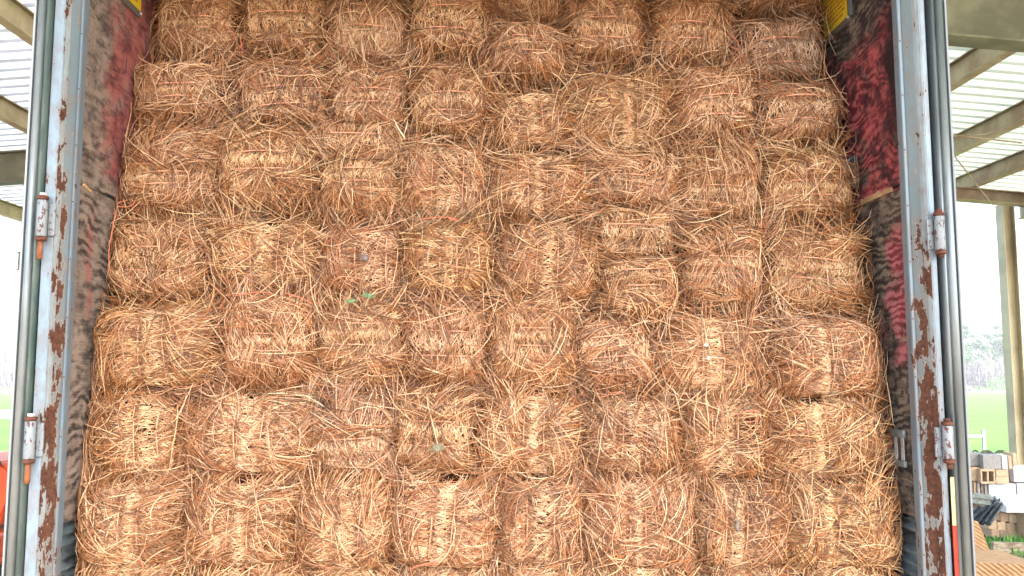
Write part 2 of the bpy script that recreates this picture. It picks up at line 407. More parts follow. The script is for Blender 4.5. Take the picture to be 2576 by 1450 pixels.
b = MB(); b.box((-.5,2.7,.72),(-.4,4.2,1.0-.001)); b.box((.4,2.7,.72),(.5,4.2,1.0-.001)); b.box((-1.15,3.25,.46),(1.15,3.35,.54)); b.box((-1.15,3.85,.46),(1.15,3.95,.54)); b.box((-.5,3.28,.54),(-.4,3.32,.72)); b.box((.4,3.28,.54),(.5,3.32,.72)); b.box((-.5,3.88,.54),(-.4,3.92,.72)); b.box((.4,3.88,.54),(.5,3.92,.72))
b.build('chassis', M_rust, trailer)
# split bare wood strip along the seam of the right wall
b = MB(); rnd = random.Random(3)
y0, y1 = 2.52, 2.74
zz = 2.606
prev = None
for i in range(14):
    a = y0 + (y1-y0)*i/14; c = y0 + (y1-y0)*(i+1)/14
    wv = .010 + rnd.uniform(-.003,.004)
    b.box((xr-.004, a, zz-.004-rnd.uniform(0,.003)), (xr+.003, c-.0004, zz+wv))
b.build('split_edge', M_split, loR, label='splintered pale plywood edge along the seam')
b = MB(); 
for i in range(4): b.box((xl-.003, 2.485+i*.013, 2.598-i*.0035), (xl+.0035, 2.4955+i*.013, 2.606-i*.003))
b.build('split_edge', M_split, loL)
# tie-down slot plate on the right wall, low
pl = empty('tie_down_plate', label='pale slotted steel tie-down plate on the lower right wall'); pl.parent = trailer
def wallpt(px, py, off=0.0): return atx(px, py, xr - off)
A = wallpt(2212,1090); Bp = wallpt(2292,1170)
ya, yb = A.y, 2.495
zt = wallpt(2292,1085).z; zb_ = wallpt(2292,1178).z
b = MB(); b.box((xr+.003, yb+.02, zb_+.018),(xr-.004, ya+.12, zt-.018)); b.build('back_plate', M_rustd, pl)
b = MB(); b.box((xr-.0045,yb,zt-.022),(xr-.014,ya+.12,zt)); b.build('rail', M_steel, pl)
b = MB(); b.box((xr-.0045,yb,zb_),(xr-.014,ya+.12,zb_+.018)); b.build('rail', M_steel, pl)
for i in range(6):
    yy = yb + .010 + i*.041
    b = MB(); b.box((xr-.0045,yy,zb_+.0185),(xr-.0075,yy+.018,zt-.0225), bev=.002); b.build('slot_bar', M_slat, pl)
# upper bracket
bk = empty('wall_bracket', label='bent steel latch bracket beside the straw on the right wall'); bk.parent = trailer
P1 = atx(2146,395,xr); P2 = atx(2146,476,xr)
yc = P1.y
b = MB()
b.box((xr-.0015,yc-.022,P2.z),(xr-.006,yc+.022,P1.z), bev=.001)
b.build('plate', M_steel, bk)
b = MB()
b.tube([(xr-.006,yc-.008,P1.z-.004),(xr-.028,yc-.008,P1.z-.02),(xr-.028,yc-.008,P2.z+.02),(xr-.006,yc-.008,P2.z+.004)], .004, 8)
b.tube([(xr-.014,yc+.010,P1.z-.02),(xr-.014,yc+.010,P2.z+.02)], .006, 10)
b.build('latch_bar', M_alu, bk)
# yellow warning signs
def sign(s, ynear, yfar, zbot, label):
    x = xr if s > 0 else xl
    t = empty('warning_sign', label=label); t.parent = trailer
    q = MB(); q.box((x-s*.0005,ynear-.010,zbot-.022),(x-s*.008,yfar+.006,zbot+.37), bev=.001); q.build('sign_frame', M_signedge, t)
    q = MB(); q.box((x-s*.0085,ynear,zbot),(x-s*.0100,yfar,zbot+.36)); q.build('sign_face', M_yel, t)
    rnd = random.Random(8); q = MB()
    row = zbot + .018; k = 0
    while row < zbot + .34:
        yy = ynear + .018 + (rnd.uniform(.0,.06) if k % 4 == 0 else 0)
        while yy < yfar - .035:
            L = rnd.choice((.012,.018,.026,.034)); L = min(L, yfar - .016 - yy)
            # each word is a row of letter-like strokes
            e = yy
            while e < yy + L - .002:
                hgt = rnd.uniform(.0065,.0095)
                q.box((x-s*.0102,e,row),(x-s*.0106,e+.0042,row+hgt)); 
                q.box((x-s*.0102,e+.0043,row+rnd.choice((0,.0025,.005))),(x-s*.0106,e+.0052,row+.0025+rnd.choice((0,.0025))))
                e += .0060
            yy += L + .008
        row += .0165; k += 1
    q.build('sign_print', M_yelmark, t)
    for yy in (ynear-.005, yfar+.002):
        q = MB(); q.tube([(x-s*.008,yy,zbot-.006),(x-s*.012,yy,zbot-.006)], .005, 8); q.build('screw', M_screw, t)
    if s > 0:
        q = MB(); q.box((x-.0005, ynear-.024, zbot-.005),(x-.012, ynear-.016, zbot+.37)); q.build('edge_rail', M_alu, t)
pa = atx(2080,97,xr); pb = atx(2138,42,xr)
sign(1, pb.y, pa.y, (pa.z+pb.z)/2, 'yellow warning placard with brown print high on the right wall')
pa = atx(347,30,xl)
sign(-1, pa.y-.20, pa.y, pa.z, 'yellow placard corner high on the left wall')
# reflective tape in the right channel
tx0 = X(2386,2.47)
b = MB(); zc = at(2397,1318,2.42).z
p1 = at(2377,1190,2.46); 
tx0 = X(2366,2.390)
b.box((tx0,2.388,zc+.001),(tx0+.015,2.391,at(2390,1193,2.46).z)); b.build('reflective_tape', M_tapeY, trailer, label='faded yellow tape strip in the right channel')
b = MB(); b.box((tx0,2.388,1.02),(tx0+.015,2.391,zc)); b.build('reflective_tape', M_tapeR, trailer, label='red tape strip in the right channel')

# ================================================================== BALES
rng = np.random.default_rng(11)
def depth_at(py):
    return float(np.interp(py, [-150,0,200,400,600,800,1000,1200,1400,1600], [2.99,2.91,2.80,2.73,2.665,2.60,2.565,2.54,2.52,2.52]))
# columns left to right: (cx, cy, w, h, twine direction, gap, offset, tint)
#   in photo pixels, from the top down
COLS = [
 [(497,65,205,190,'H',28,0),(445,232,232,158,'H',34,0),(432,430,250,225,'H',30,25),(395,652,250,208,'H',60,0),(388,876,310,205,'V',60,2),(330,1094,245,215,'V',55,40),(325,1315,290,215,'V',46,12)],
 [(714,62,208,180,'H',0,0),(712,238,224,170,'H',50,10),(664,432,240,222,'H',46,-25),(662,640,258,175,'V',68,5),(676,862,222,235,'H',42,-2),(625,1092,315,205,'V',66,8),(604,1318,268,225,'V',50,5)],
 [(928,64,200,192,'H',0,35),(930,250,196,165,'H',34,-5),(900,362,205,110,'H',0,0),(900,478,204,165,'H',34,-35),(908,658,200,180,'V',72,28),(906,870,222,222,'H',48,-30),(884,1085,214,205,'H',0,42),(870,1320,240,220,'V',60,5)],
 [(1132,60,198,188,'H',60,-5),(1130,255,198,195,'H',50,10),(1116,460,210,205,'V',75,12),(1130,655,222,185,'V',48,0),(1124,865,208,210,'H',62,0),(1092,1090,198,200,'H',60,0),(1118,1312,258,215,'V',52,-5)],
 [(1330,5,196,110,'H',0,0),(1330,135,196,160,'H',40,-15),(1334,308,200,160,'V',60,0),(1352,474,255,180,'V',45,0),(1368,660,250,205,'V',55,8),(1342,868,218,218,'H',40,-20),(1336,1092,270,215,'V',51,5),(1360,1318,222,215,'V',66,0)],
 [(1520,62,195,185,'H',50,18),(1565,290,258,205,'V',0,12),(1600,455,215,150,'H',30,5),(1600,590,215,135,'H',0,0),(1612,735,190,165,'H',44,-35),(1548,900,190,190,'H',48,-28),(1590,1096,235,195,'V',60,0),(1608,1318,262,220,'V',39,-8)],
 [(1738,68,200,192,'H',42,20),(1802,262,205,190,'H',48,12),(1812,458,200,190,'H',32,28),(1815,668,212,220,'H',42,0),(1792,895,275,205,'V',55,0),(1824,1098,222,205,'V',63,-5),(1866,1320,245,220,'V',50,-20)],
 [(1962,-15,205,110,'H',0,0),(1966,124,215,172,'H',62,10),(2008,285,215,160,'H',56,-5),(2030,468,232,190,'H',38,10),(2050,682,240,225,'H',52,-5),(2075,902,275,200,'V',51,-20),(2082,1105,285,205,'V',46,-32),(2112,1322,262,220,'V',42,-32)],
]
BOTTOM = [(330,1520,290),(610,1525,265),(872,1530,255),(1122,1525,245),(1364,1530,235),(1608,1525,255),(1866,1530,250),(2118,1525,258)]
for k, (cx, cy, w_) in enumerate(BOTTOM): COLS[k].append((cx, cy-6, w_, 200, 'V', 52, 0))

def make_bale(cx, cy, wpx, hpx, ori, gap, goff, seed, tint, name_props):
    r = np.random.default_rng(seed)
    Y = depth_at(cy) + float(r.uniform(-.012,.012))
    P = at(cx, cy, Y); hw = wpx*Y/F/2*1.02; hh = hpx*Y/F/2*1.02
    ymid = Y
    hw = min(hw, P.x - xl - .004, xr - P.x - .004) if (P.x-hw < xl+.004 or P.x+hw > xr-.004) else hw
    PE = float(r.uniform(2.5,4.4)); ROLL = float(r.normal(0,.045)); D0 = .084 + float(r.uniform(-.016,.020)); YR = .050      # dome height, reference plane behind
    Yref = ymid + YR
    # a: across the twine, b: along the twine
    if ori == 'H': A_, B_ = hh, hw
    else: A_, B_ = hw, hh
    A_ = float(A_); B_ = float(B_)
    s2 = (gap if gap > 0 else 50)*Y/F/2; so_ = goff*Y/F
    if ori == 'H': so_ = -so_           # pixel offset down -> a is up
    am = r.normal(size=(6,4))
    def lumps(a, b):
        z = 0
        for k in range(6): z = z + np.sin(a*(12+16*abs(am[k,0])) * np.sign(am[k,1]) + b*(12+16*abs(am[k,2])) + am[k,3]*6)
        return z/6
    def fieldnoise(a, b):
        z = 0
        for k in range(4): z = z + np.sin(a*(10+14*abs(am[k,2]))*np.sign(am[k,3]) + b*(10+12*abs(am[k,0]))*np.sign(am[k,1]) + am[k,1]*9)
        return z/4
    def dome(a, b, bridge=0.0):
        rr = (np.abs(a)/A_)**PE + (np.abs(b)/B_)**PE
        z = D0*np.sqrt(np.clip(1-rr, 0, 1)) - np.clip(rr-1, 0, 2.0)*.05
        z = np.maximum(z, bridge*(.028 + .3*(z-0)) - (1-bridge)*1.0)
        aa = np.abs(a-so_)
        z = z - .022*np.exp(-((aa-s2)/.014)**2)*np.clip(1-rr,0,1) + .012*np.exp(-((aa-s2-.045)/.03)**2)*np.clip(1-rr,0,1)
        return z + lumps(a, b)*.009
    NP = 6
    def strands(a0, b0, th, L, kap, off, lift, wd, bridge, wob=.07):
        n = len(a0); T = np.linspace(0, 1, NP)
        ang = th[:,None] + kap[:,None]*T[None,:] + np.cumsum(r.normal(0, wob, (n,NP)), 1)*.5
        st = (L/(NP-1))[:,None]
        a = np.cumsum(np.cos(ang)*st, 1) + (a0[:,None] - np.cos(ang[:,:1])*st)
        b = np.cumsum(np.sin(ang)*st, 1) + (b0[:,None] - np.sin(ang[:,:1])*st)
        h = dome(a, b, bridge[:,None]) + off[:,None] + lift[:,None]*(T**2)[None,:]
        # gentle wander in height
        h = h + np.cumsum(r.normal(0,.0012,(n,NP)),1)
        return a, b, h, wd
    out = []; cols = []
    area = 4*A_*B_/(.30*.245)
    straw_lo = np.array([.075,.017,.004]); straw_mid = np.array([.45,.164,.049]); straw_hi = np.array([.90,.59,.335])
    def color(n, bright=0.0, dark=.17):
        t = np.clip(r.beta(.95,.90,n) + bright, 0, 1)[:,None]
        c = np.where(t < .5, straw_lo + (straw_mid-straw_lo)*t*2, straw_mid + (straw_hi-straw_mid)*(t-.5)*2)
        g_ = (r.random(n) < .045)[:,None]      # some greyed needles
        c = np.where(g_, c*.6 + np.array([.40,.34,.26])*.40, c)
        d_ = (r.random(n) < dark)[:,None]
        c = np.where(d_, c*.22, c)
        return c * (tint*r.uniform(.9,1.1,(n,1)))
    # flow direction of combed locks
    def flow(a, b, k):
        da = a - so_; sg = np.sign(da); out_ = np.clip((np.abs(da)-s2)/max(A_-s2,.02), 0, 1)
        base = np.where(sg > 0, 0.0, math.pi)
        rad = np.arctan2(b*1.1, np.abs(da)+.015); rad = np.where(sg > 0, rad, math.pi - rad)
        # tangential direction of the rounded rim
        gx = np.sign(a)*(np.abs(a)/A_)**1.9/A_; gy = np.sign(b)*(np.abs(b)/B_)**1.9/B_
        tan = np.arctan2(gx, -gy)
        flip = np.cos(tan-rad) < 0; tan = np.where(flip, tan+math.pi, tan)
        rr = (np.abs(a)/A_)**2.2 + (np.abs(b)/B_)**2.2
        wt = np.clip((rr-.28)/.6, 0, 1)*k
        d = np.arctan2(np.sin(rad)*(1-wt)+np.sin(tan)*wt, np.cos(rad)*(1-wt)+np.cos(tan)*wt)
        return d + fieldnoise(a, b)*.75
    # 1) base mess, low layer, its colour darkened to paint in deep shade
    n = int(330*area)
    a0 = r.uniform(-1,1,n)*A_; b0 = r.uniform(-1,1,n)*B_
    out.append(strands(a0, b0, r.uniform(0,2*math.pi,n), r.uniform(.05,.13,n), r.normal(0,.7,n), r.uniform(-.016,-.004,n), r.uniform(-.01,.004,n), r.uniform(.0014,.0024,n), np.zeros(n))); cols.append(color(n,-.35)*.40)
    # 2) locks
    nc = int(82*area)
    ca = r.uniform(-1,1,nc)*A_*1.0; cb = r.uniform(-1,1,nc)*B_*1.0
    kp = (np.abs(ca-so_) > s2*.9) | (r.random(nc) < .3); ca = ca[kp]; cb = cb[kp]; nc = len(ca)
    cth = flow(ca, cb, float(r.uniform(.6,1.0))) + r.normal(0,.32,nc) + (r.random(nc)<.15)*r.uniform(-1.5,1.5,nc)
    ck = r.normal(0,1.15,nc); cn = r.integers(6,22,nc); coff = r.uniform(-.010,.020,nc); cbr = r.normal(0,.17,nc)
    idx = np.repeat(np.arange(nc), cn); n = len(idx)
    sp = r.normal(0,.009,n); sl = r.normal(0,.018,n)
    th = cth[idx] + r.normal(0,.10,n)
    a0 = ca[idx] - np.sin(cth[idx])*sp - np.cos(cth[idx])*(.05+sl*1.5); b0 = cb[idx] + np.cos(cth[idx])*sp - np.sin(cth[idx])*(.05+sl*1.5)
    out.append(strands(a0, b0, th, r.uniform(.11,.24,n), ck[idx]+r.normal(0,.22,n), coff[idx]+r.uniform(-.005,.005,n), r.uniform(-.004,.012,n), r.uniform(.0014,.0026,n), (r.random(nc)<.30)[idx]*1.0))
    c = color(n) * (1 + cbr[idx])[:,None]; cols.append(c)
    # 3) pressed short needles between and right beside the twine
    n = int(580*area)
    a0 = so_ + r.uniform(-1.5,1.5,n)*s2; b0 = r.uniform(-.82,.82,n)*B_
    th = np.where(r.random(n)<.5, 0, math.pi) + r.normal(0,.42,n)
    L = r.uniform(.018,.055,n); a0 = a0 - np.cos(th)*L/2; b0 = b0 - np.sin(th)*L/2
    out.append(strands(a0, b0, th, L, r.normal(0,.5,n), r.uniform(.001,.010,n), np.zeros(n), r.uniform(.0018,.0032,n), np.zeros(n))); cols.append(color(n,.46,.03))
    # 4) fans: bundles splaying from the twine outwards
    nf = int(44*area); fb = r.uniform(-.75,.75,nf)*B_; fs = np.where(r.random(nf)<.5,-1,1); fl = r.normal(0,.35,nf)
    idx = np.repeat(np.arange(nf), 13); n = len(idx)
    a0 = so_ + fs[idx]*(s2 + r.uniform(-.012,.012,n)); b0 = fb[idx] + r.normal(0,.007,n)
    th = np.where(fs[idx]>0, 0.0, math.pi) + fs[idx]*(fl[idx] + fb[idx]/B_*.55) + r.normal(0,.20,n)
    out.append(strands(a0, b0, th, r.uniform(.06,.15,n), fs[idx]*fb[idx]/B_*.7 + r.normal(0,.3,n), r.uniform(.001,.009,n), r.uniform(0,.008,n), r.uniform(.0018,.0030,n), np.zeros(n))); cols.append(color(n,.16))
    # 5) long loose needles lying over everything, a few bridging to the neighbours
    n = int(95*area)
    a0 = r.uniform(-1,1,n)*A_*1.05; b0 = r.uniform(-1,1,n)*B_*1.05
    kp = (np.abs(a0-so_) > s2*1.7) | (r.random(n) < .2) | (np.abs(b0) > B_*.8); a0 = a0[kp]; b0 = b0[kp]; n = len(a0)
    th = r.uniform(0,2*math.pi,n); L = r.uniform(.10,.21,n)
    a0 = a0 - np.cos(th)*L*.5; b0 = b0 - np.sin(th)*L*.5
    out.append(strands(a0, b0, th, L, r.normal(0,.8,n), r.uniform(.010,.022,n), r.uniform(-.006,.024,n), r.uniform(.0017,.0029,n), np.ones(n), .13)); cols.append(color(n,.12,.05))
    # 6) rim needles hanging into the gaps
    n = int(150*area); ph = r.uniform(0,2*math.pi,n)
    e = lambda v: np.sign(v)*np.abs(v)**.62
    a0 = e(np.cos(ph))*A_*r.uniform(.86,1.03,n); b0 = e(np.sin(ph))*B_*r.uniform(.86,1.03,n)
    th = np.arctan2(np.cos(ph)*B_, -np.sin(ph)*A_) + np.where(r.random(n)<.5,0,math.pi) + r.normal(0,.35,n)
    L = r.uniform(.08,.17,n); a0 = a0 - np.cos(th)*L*.5; b0 = b0 - np.sin(th)*L*.5
    out.append(strands(a0, b0, th, L, r.normal(0,.9,n), r.uniform(-.012,.010,n), r.uniform(-.015,.012,n), r.uniform(.0015,.0026,n), (r.random(n)<.15)*1.0, .14)); cols.append(color(n,-.06))
    # 7) heavy combed locks sweeping over the rim on to the neighbours, sagging with their weight
    nh = int(r.integers(3,10)); ph = r.uniform(0,2*math.pi,nh); idx = np.repeat(np.arange(nh), 30); n = len(idx)
    ha, hb = np.cos(ph)*A_*.62, np.sin(ph)*B_*.62; hd = np.arctan2(np.sin(ph)*B_, np.cos(ph)*A_) + r.normal(0,.7,nh); hk = r.normal(0,.9,nh)
    sp = r.normal(0,.010,n)
    a0 = ha[idx] - np.sin(hd[idx])*sp - np.cos(hd[idx])*(.06+r.normal(0,.02,n)); b0 = hb[idx] + np.cos(hd[idx])*sp - np.sin(hd[idx])*(.06+r.normal(0,.02,n))
    out.append(strands(a0, b0, hd[idx]+r.normal(0,.12,n), r.uniform(.15,.28,n), hk[idx]+r.normal(0,.25,n), r.uniform(.004,.018,n), r.uniform(-.006,.012,n), r.uniform(.0016,.0028,n), np.ones(n), .12)); cols.append(color(n,.05))
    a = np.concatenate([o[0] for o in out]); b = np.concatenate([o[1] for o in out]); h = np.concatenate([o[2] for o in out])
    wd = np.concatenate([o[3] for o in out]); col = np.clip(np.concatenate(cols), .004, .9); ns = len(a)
    # the pressed face between the two twines is kept mostly clear of the long needles
    ty = np.concatenate([np.full(len(o[0]), k) for k, o in enumerate(out)])
    ins = ((np.abs(a-so_) < s2*1.15) & (np.abs(b) < B_*.78)).mean(1)
    kp = ~((ins > .30) & ((ty == 1) | (ty == 4) | (ty == 6)) & (r.random(len(a)) < float(r.uniform(.55,.95))))
    a, b, h, wd, col = a[kp], b[kp], h[kp], wd[kp], col[kp]; ns = len(a)
    if ori == 'H': PX, PZ = b, a
    else: PX, PZ = a, b
    cr, sr = math.cos(ROLL), math.sin(ROLL); PX, PZ = PX*cr - PZ*sr, PX*sr + PZ*cr
    # keep needles inside the trailer walls
    lim_l = xl - P.x + .003; lim_r = xr - P.x - .003
    PX = np.clip(PX, lim_l + r.uniform(0,.006,(ns,1)), lim_r - r.uniform(0,.006,(ns,1)))
    pts = np.stack([PX, YR - h, PZ], -1)                       # local, outward = -Y
    tng = np.gradient(pts, axis=1); tng /= np.linalg.norm(tng, axis=2, keepdims=True) + 1e-9
    nrm = np.zeros_like(pts); nrm[...,1] = -1.0; nrm += r.normal(0,.45,(ns,1,3))
    side = np.cross(tng, nrm); side /= np.linalg.norm(side, axis=2, keepdims=True) + 1e-9
    up = np.cross(side, tng)
    prof = np.array([.6,1,1,1,.85,.2])[None,:,None]; wv = wd[:,None,None]*prof
    V = np.stack([pts - side*wv*.5, pts + up*wv*.45, pts + side*wv*.5], 2).reshape(-1,3)     # ns*NP*3
    base = (np.arange(ns)*NP*3)[:,None,None]; seg = (np.arange(NP-1)*3)[None,:,None]
    q = np.array([[0,1,4,3],[1,2,5,4]])
    Fq = (base[...,None] + seg[...,None] + q[None,None]).reshape(-1,4)
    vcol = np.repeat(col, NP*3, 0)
    # packed body behind the needles
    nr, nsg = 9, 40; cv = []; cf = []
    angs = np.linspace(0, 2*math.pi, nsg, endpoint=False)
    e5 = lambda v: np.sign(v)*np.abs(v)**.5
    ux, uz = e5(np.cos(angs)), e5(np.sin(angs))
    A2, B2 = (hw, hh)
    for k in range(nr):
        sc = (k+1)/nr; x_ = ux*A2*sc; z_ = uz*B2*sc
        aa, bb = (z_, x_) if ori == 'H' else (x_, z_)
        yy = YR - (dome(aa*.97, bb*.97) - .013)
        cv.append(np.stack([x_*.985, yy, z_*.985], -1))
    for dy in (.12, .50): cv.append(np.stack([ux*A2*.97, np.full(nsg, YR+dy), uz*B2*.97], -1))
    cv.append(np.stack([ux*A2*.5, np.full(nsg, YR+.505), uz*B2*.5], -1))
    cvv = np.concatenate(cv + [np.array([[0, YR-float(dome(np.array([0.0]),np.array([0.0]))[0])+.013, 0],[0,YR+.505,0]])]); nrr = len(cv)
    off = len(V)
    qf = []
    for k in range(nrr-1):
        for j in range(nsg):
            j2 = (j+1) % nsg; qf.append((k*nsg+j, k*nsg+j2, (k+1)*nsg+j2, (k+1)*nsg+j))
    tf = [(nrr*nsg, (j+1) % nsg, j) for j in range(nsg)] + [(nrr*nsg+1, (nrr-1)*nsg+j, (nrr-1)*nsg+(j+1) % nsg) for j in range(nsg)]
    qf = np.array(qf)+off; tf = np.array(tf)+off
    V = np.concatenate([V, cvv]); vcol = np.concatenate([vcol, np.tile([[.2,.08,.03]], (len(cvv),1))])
    me = bpy.data.meshes.new('straw')
    nq = len(Fq)+len(qf); nt_ = len(tf)
    loops = np.concatenate([Fq.reshape(-1), qf.reshape(-1), tf.reshape(-1)]).astype(np.int32)
    me.vertices.add(len(V)); me.vertices.foreach_set('co', V.astype(np.float32).ravel())
    me.loops.add(len(loops)); me.loops.foreach_set('vertex_index', loops)
    me.polygons.add(nq+nt_)
    st = np.concatenate([np.arange(nq)*4, nq*4 + np.arange(nt_)*3]).astype(np.int32)
    me.polygons.foreach_set('loop_start', st)
    mi = np.zeros(nq+nt_, np.int32); mi[len(Fq):] = 1; me.polygons.foreach_set('material_index', mi)
    me.update(calc_edges=True)
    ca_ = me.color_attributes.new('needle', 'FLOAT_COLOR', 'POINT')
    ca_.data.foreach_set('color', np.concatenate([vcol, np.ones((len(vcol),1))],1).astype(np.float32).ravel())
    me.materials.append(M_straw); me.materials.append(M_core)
    root = empty('straw_bale', (P.x, ymid, P.z), **name_props)
    o = bpy.data.objects.new('straw', me); C.objects.link(o); o.parent = root
    # twine
    if True:
        for sg in (-1,1):
            if gap == 0 and sg < 0: continue
            k = 15; bb = np.linspace(-.98,.98,k)*B_; aa = np.full(k, so_ + sg*s2) + np.cumsum(r.normal(0,.0007,k))
            hh_ = dome(aa, bb) + .024 - .018*(np.abs(bb)/(B_*r.uniform(.55,.8)))**2
            pp = [((b_, YR-h_, a_) if ori=='H' else (a_, YR-h_, b_)) for a_, b_, h_ in zip(aa, bb, hh_)]
            pp = [(p[0]*cr-p[2]*sr, p[1], p[0]*sr+p[2]*cr) for p in pp]
            m = MB(); m.tube([Vector(p)+world_loc(root) for p in pp], .0020, 6); m.build('twine', M_twine, root)
    return root, P, ymid

ordn = ['top','second','third','fourth','fifth','sixth','seventh','eighth','ninth']
colname = ['the leftmost column','the second column from the left','the third column from the left','the fourth column from the left',
           'the fourth column from the right','the third column from the right','the second column from the right','the rightmost column']
BALES = {}
sd_ = 100
for ci, col_ in enumerate(COLS):
    for ri, (cx, cy, w_, h_, ori, gap, go) in enumerate(col_):
        sd_ += 1
        tr = np.random.default_rng(sd_+900)
        tint = np.array([1,1,1])*tr.uniform(.94,1.05) * np.array([1, tr.uniform(.985,1.02), tr.uniform(.94,1.06)])
        if (ci, ri) == (2,6): tint = np.array([.95,1.0,1.12])
        if (ci, ri) == (7,1): tint = np.array([.84,.90,1.05])
        last = ri == len(col_)-1
        tw = 'one level twine' if (ori=='H' and gap==0) else ('level twine' if ori == 'H' else 'upright twine')
        pos_ = 'lowest' if last else (ordn[ri] + ('' if ri == 0 else ' down'))
        lab = 'pine straw bale with %s, %s in %s' % (tw, pos_, colname[ci])
        # vertical and horizontal overfill so that neighbours press together
        BALES[(ci,ri)] = make_bale(cx, cy, w_*1.02, h_*1.03, ori, gap, go, sd_, tint, dict(label=lab, cat='straw bale', group='pine straw bales stacked in the trailer'))

# loose orange twine ends, tied to the bale they hang on
def twine_end(key, pts, loop=False, r_=.0017):
    root, P, Y = BALES[key]
    q = [at(px, py, Y - o) for px, py, o in pts]
    # smooth
    for _ in range(2):
        n_ = [q[0]]
        for i in range(len(q)-1): n_ += [q[i]*.75+q[i+1]*.25, q[i]*.25+q[i+1]*.75]
        n_.append(q[-1]); q = n_
    m = MB(); m.tube(q, r_, 6); m.build('twine_end', M_twine2, root)
twine_end((0,0), [(560,62,.05),(590,80,.04),(600,130,.03),(575,150,.05)])
twine_end((1,0), [(612,110,.03),(598,128,.04),(612,150,.03),(604,85,.04)])
twine_end((6,0), [(1832,90,.04),(1855,100,.05),(1862,130,.05),(1840,118,.05)])
twine_end((7,1), [(1868,135,.04),(1860,150,.05),(1872,178,.05),(1895,190,.04)])
twine_end((0,2), [(318,505,.05),(292,512,.06),(298,522,.06),(332,520,.06),(340,505,.05)])
twine_end((0,3), [(292,530,.06),(280,590,.06),(272,640,.06),(278,690,.05)])
twine_end((1,3), [(590,745,.07),(640,735,.075),(690,738,.07),(680,748,.075),(620,752,.07)])
twine_end((1,4), [(718,738,.08),(760,750,.08),(790,768,.07),(780,760,.08)])
twine_end((3,3), [(1060,552,.06),(1110,545,.07),(1160,552,.06),(1120,548,.075),(1150,556,.07)])
twine_end((6,5), [(1862,1046,.08),(1868,1035,.09),(1900,1032,.09),(1912,1048,.09),(1898,1062,.09),(1874,1060,.08)])
twine_end((3,7), [(1030,1432,.09),(1062,1422,.10),(1105,1418,.10),(1090,1414,.10),(1045,1425,.10)])
twine_end((4,7), [(1318,1394,.10),(1330,1400,.11),(1352,1384,.10),(1340,1380,.10)])
twine_end((5,1), [(1575,240,.07),(1582,280,.08),(1580,330,.08),(1576,350,.07)])
twine_end((5,6), [(1515,1000,.08),(1550,985,.09),(1570,990,.09)])
twine_end((2,0), [(838,130,.04),(846,160,.05),(844,200,.04)])
twine_end((7,3), [(1920,560,.05),(1926,590,.06),(1922,610,.06),(1915,575,.06)])
twine_end((0,6), [(345,1420,.09),(352,1405,.10),(362,1432,.10)])

# small things caught in the straw
def blob(name, px, py, off, rx, rz, m, label, cat, seed=1, key=None, ang=0.0):
    Y = depth_at(py) - off; p = at(px, py, Y); bm = MB(); rnd = random.Random(seed)
    b2 = bmesh.new(); bmesh.ops.create_icosphere(b2, subdivisions=2, radius=1)
    for v in b2.verts:
        k = 1 + rnd.uniform(-.22,.22); x, z = v.co.x*rx*k, v.co.z*rz*k
        v.co = Vector((x*math.cos(ang)-z*math.sin(ang), v.co.y*.006*k, x*math.sin(ang)+z*math.cos(ang))) + p
    bm._add(b2); return bm.build(name, m, label=label, cat=cat)
M_bark = noisy('grey_bark', (.24,.20,.19), (.12,.09,.08), 90, .9, bump=.6)
blob('bark_chip', 917, 648, .062, .013, .009, M_bark, 'grey bark chip stuck in the straw left of centre', 'bark', 2, ang=-.7)
blob('bark_chip', 1100, 1128, .072, .019, .012, noisy('mossy_grey_bark',(.26,.24,.16),(.15,.13,.08),90,.9), 'mossy grey-green lump in a bale below centre', 'bark', 5)
blob('bark_chip', 1856, 1322, .078, .010, .019, noisy('dark_bark',(.13,.09,.07),(.25,.2,.16),90,.9), 'dark upright knot of bark in a bottom bale at right', 'bark', 8)
M_leaf = noisy('green_leaf', (.13,.20,.08), (.21,.29,.14), 60, .6)
def leaves(px, py, off, n_, spread, label, seed, size=.008):
    rnd = random.Random(seed); Y = depth_at(py)-off; m = MB()
    p0 = at(px, py, Y)
    m.tube([p0+Vector((-spread,.004,0)), p0+Vector((0,0,.002)), p0+Vector((spread,.003,.001))], .0009, 5)
    for k in range(n_):
        c = p0 + Vector((rnd.uniform(-spread,spread), rnd.uniform(-.008,.004), rnd.uniform(-.5,.5)*spread*.5))
        d = Vector((rnd.uniform(-1,1), rnd.uniform(-.5,.5), rnd.uniform(-1,1))).normalized()*size*rnd.uniform(.6,1.2)
        e_ = d.cross(Vector((rnd.uniform(-.3,.3),-1,rnd.uniform(-.3,.3)))).normalized()*size*.42
        m.poly([c-d, c-d*.3+e_, c+d*.5+e_*.8, c+d, c+d*.5-e_*.8, c-d*.3-e_])
    return m.build('green_sprig', M_leaf, label=label, cat='sprig')
leaves(928, 745, .078, 26, .016, 'small bright green sprig, the right of two near each other', 3)
leaves(882, 757, .078, 18, .011, 'small green sprig, the left of two near each other', 4)
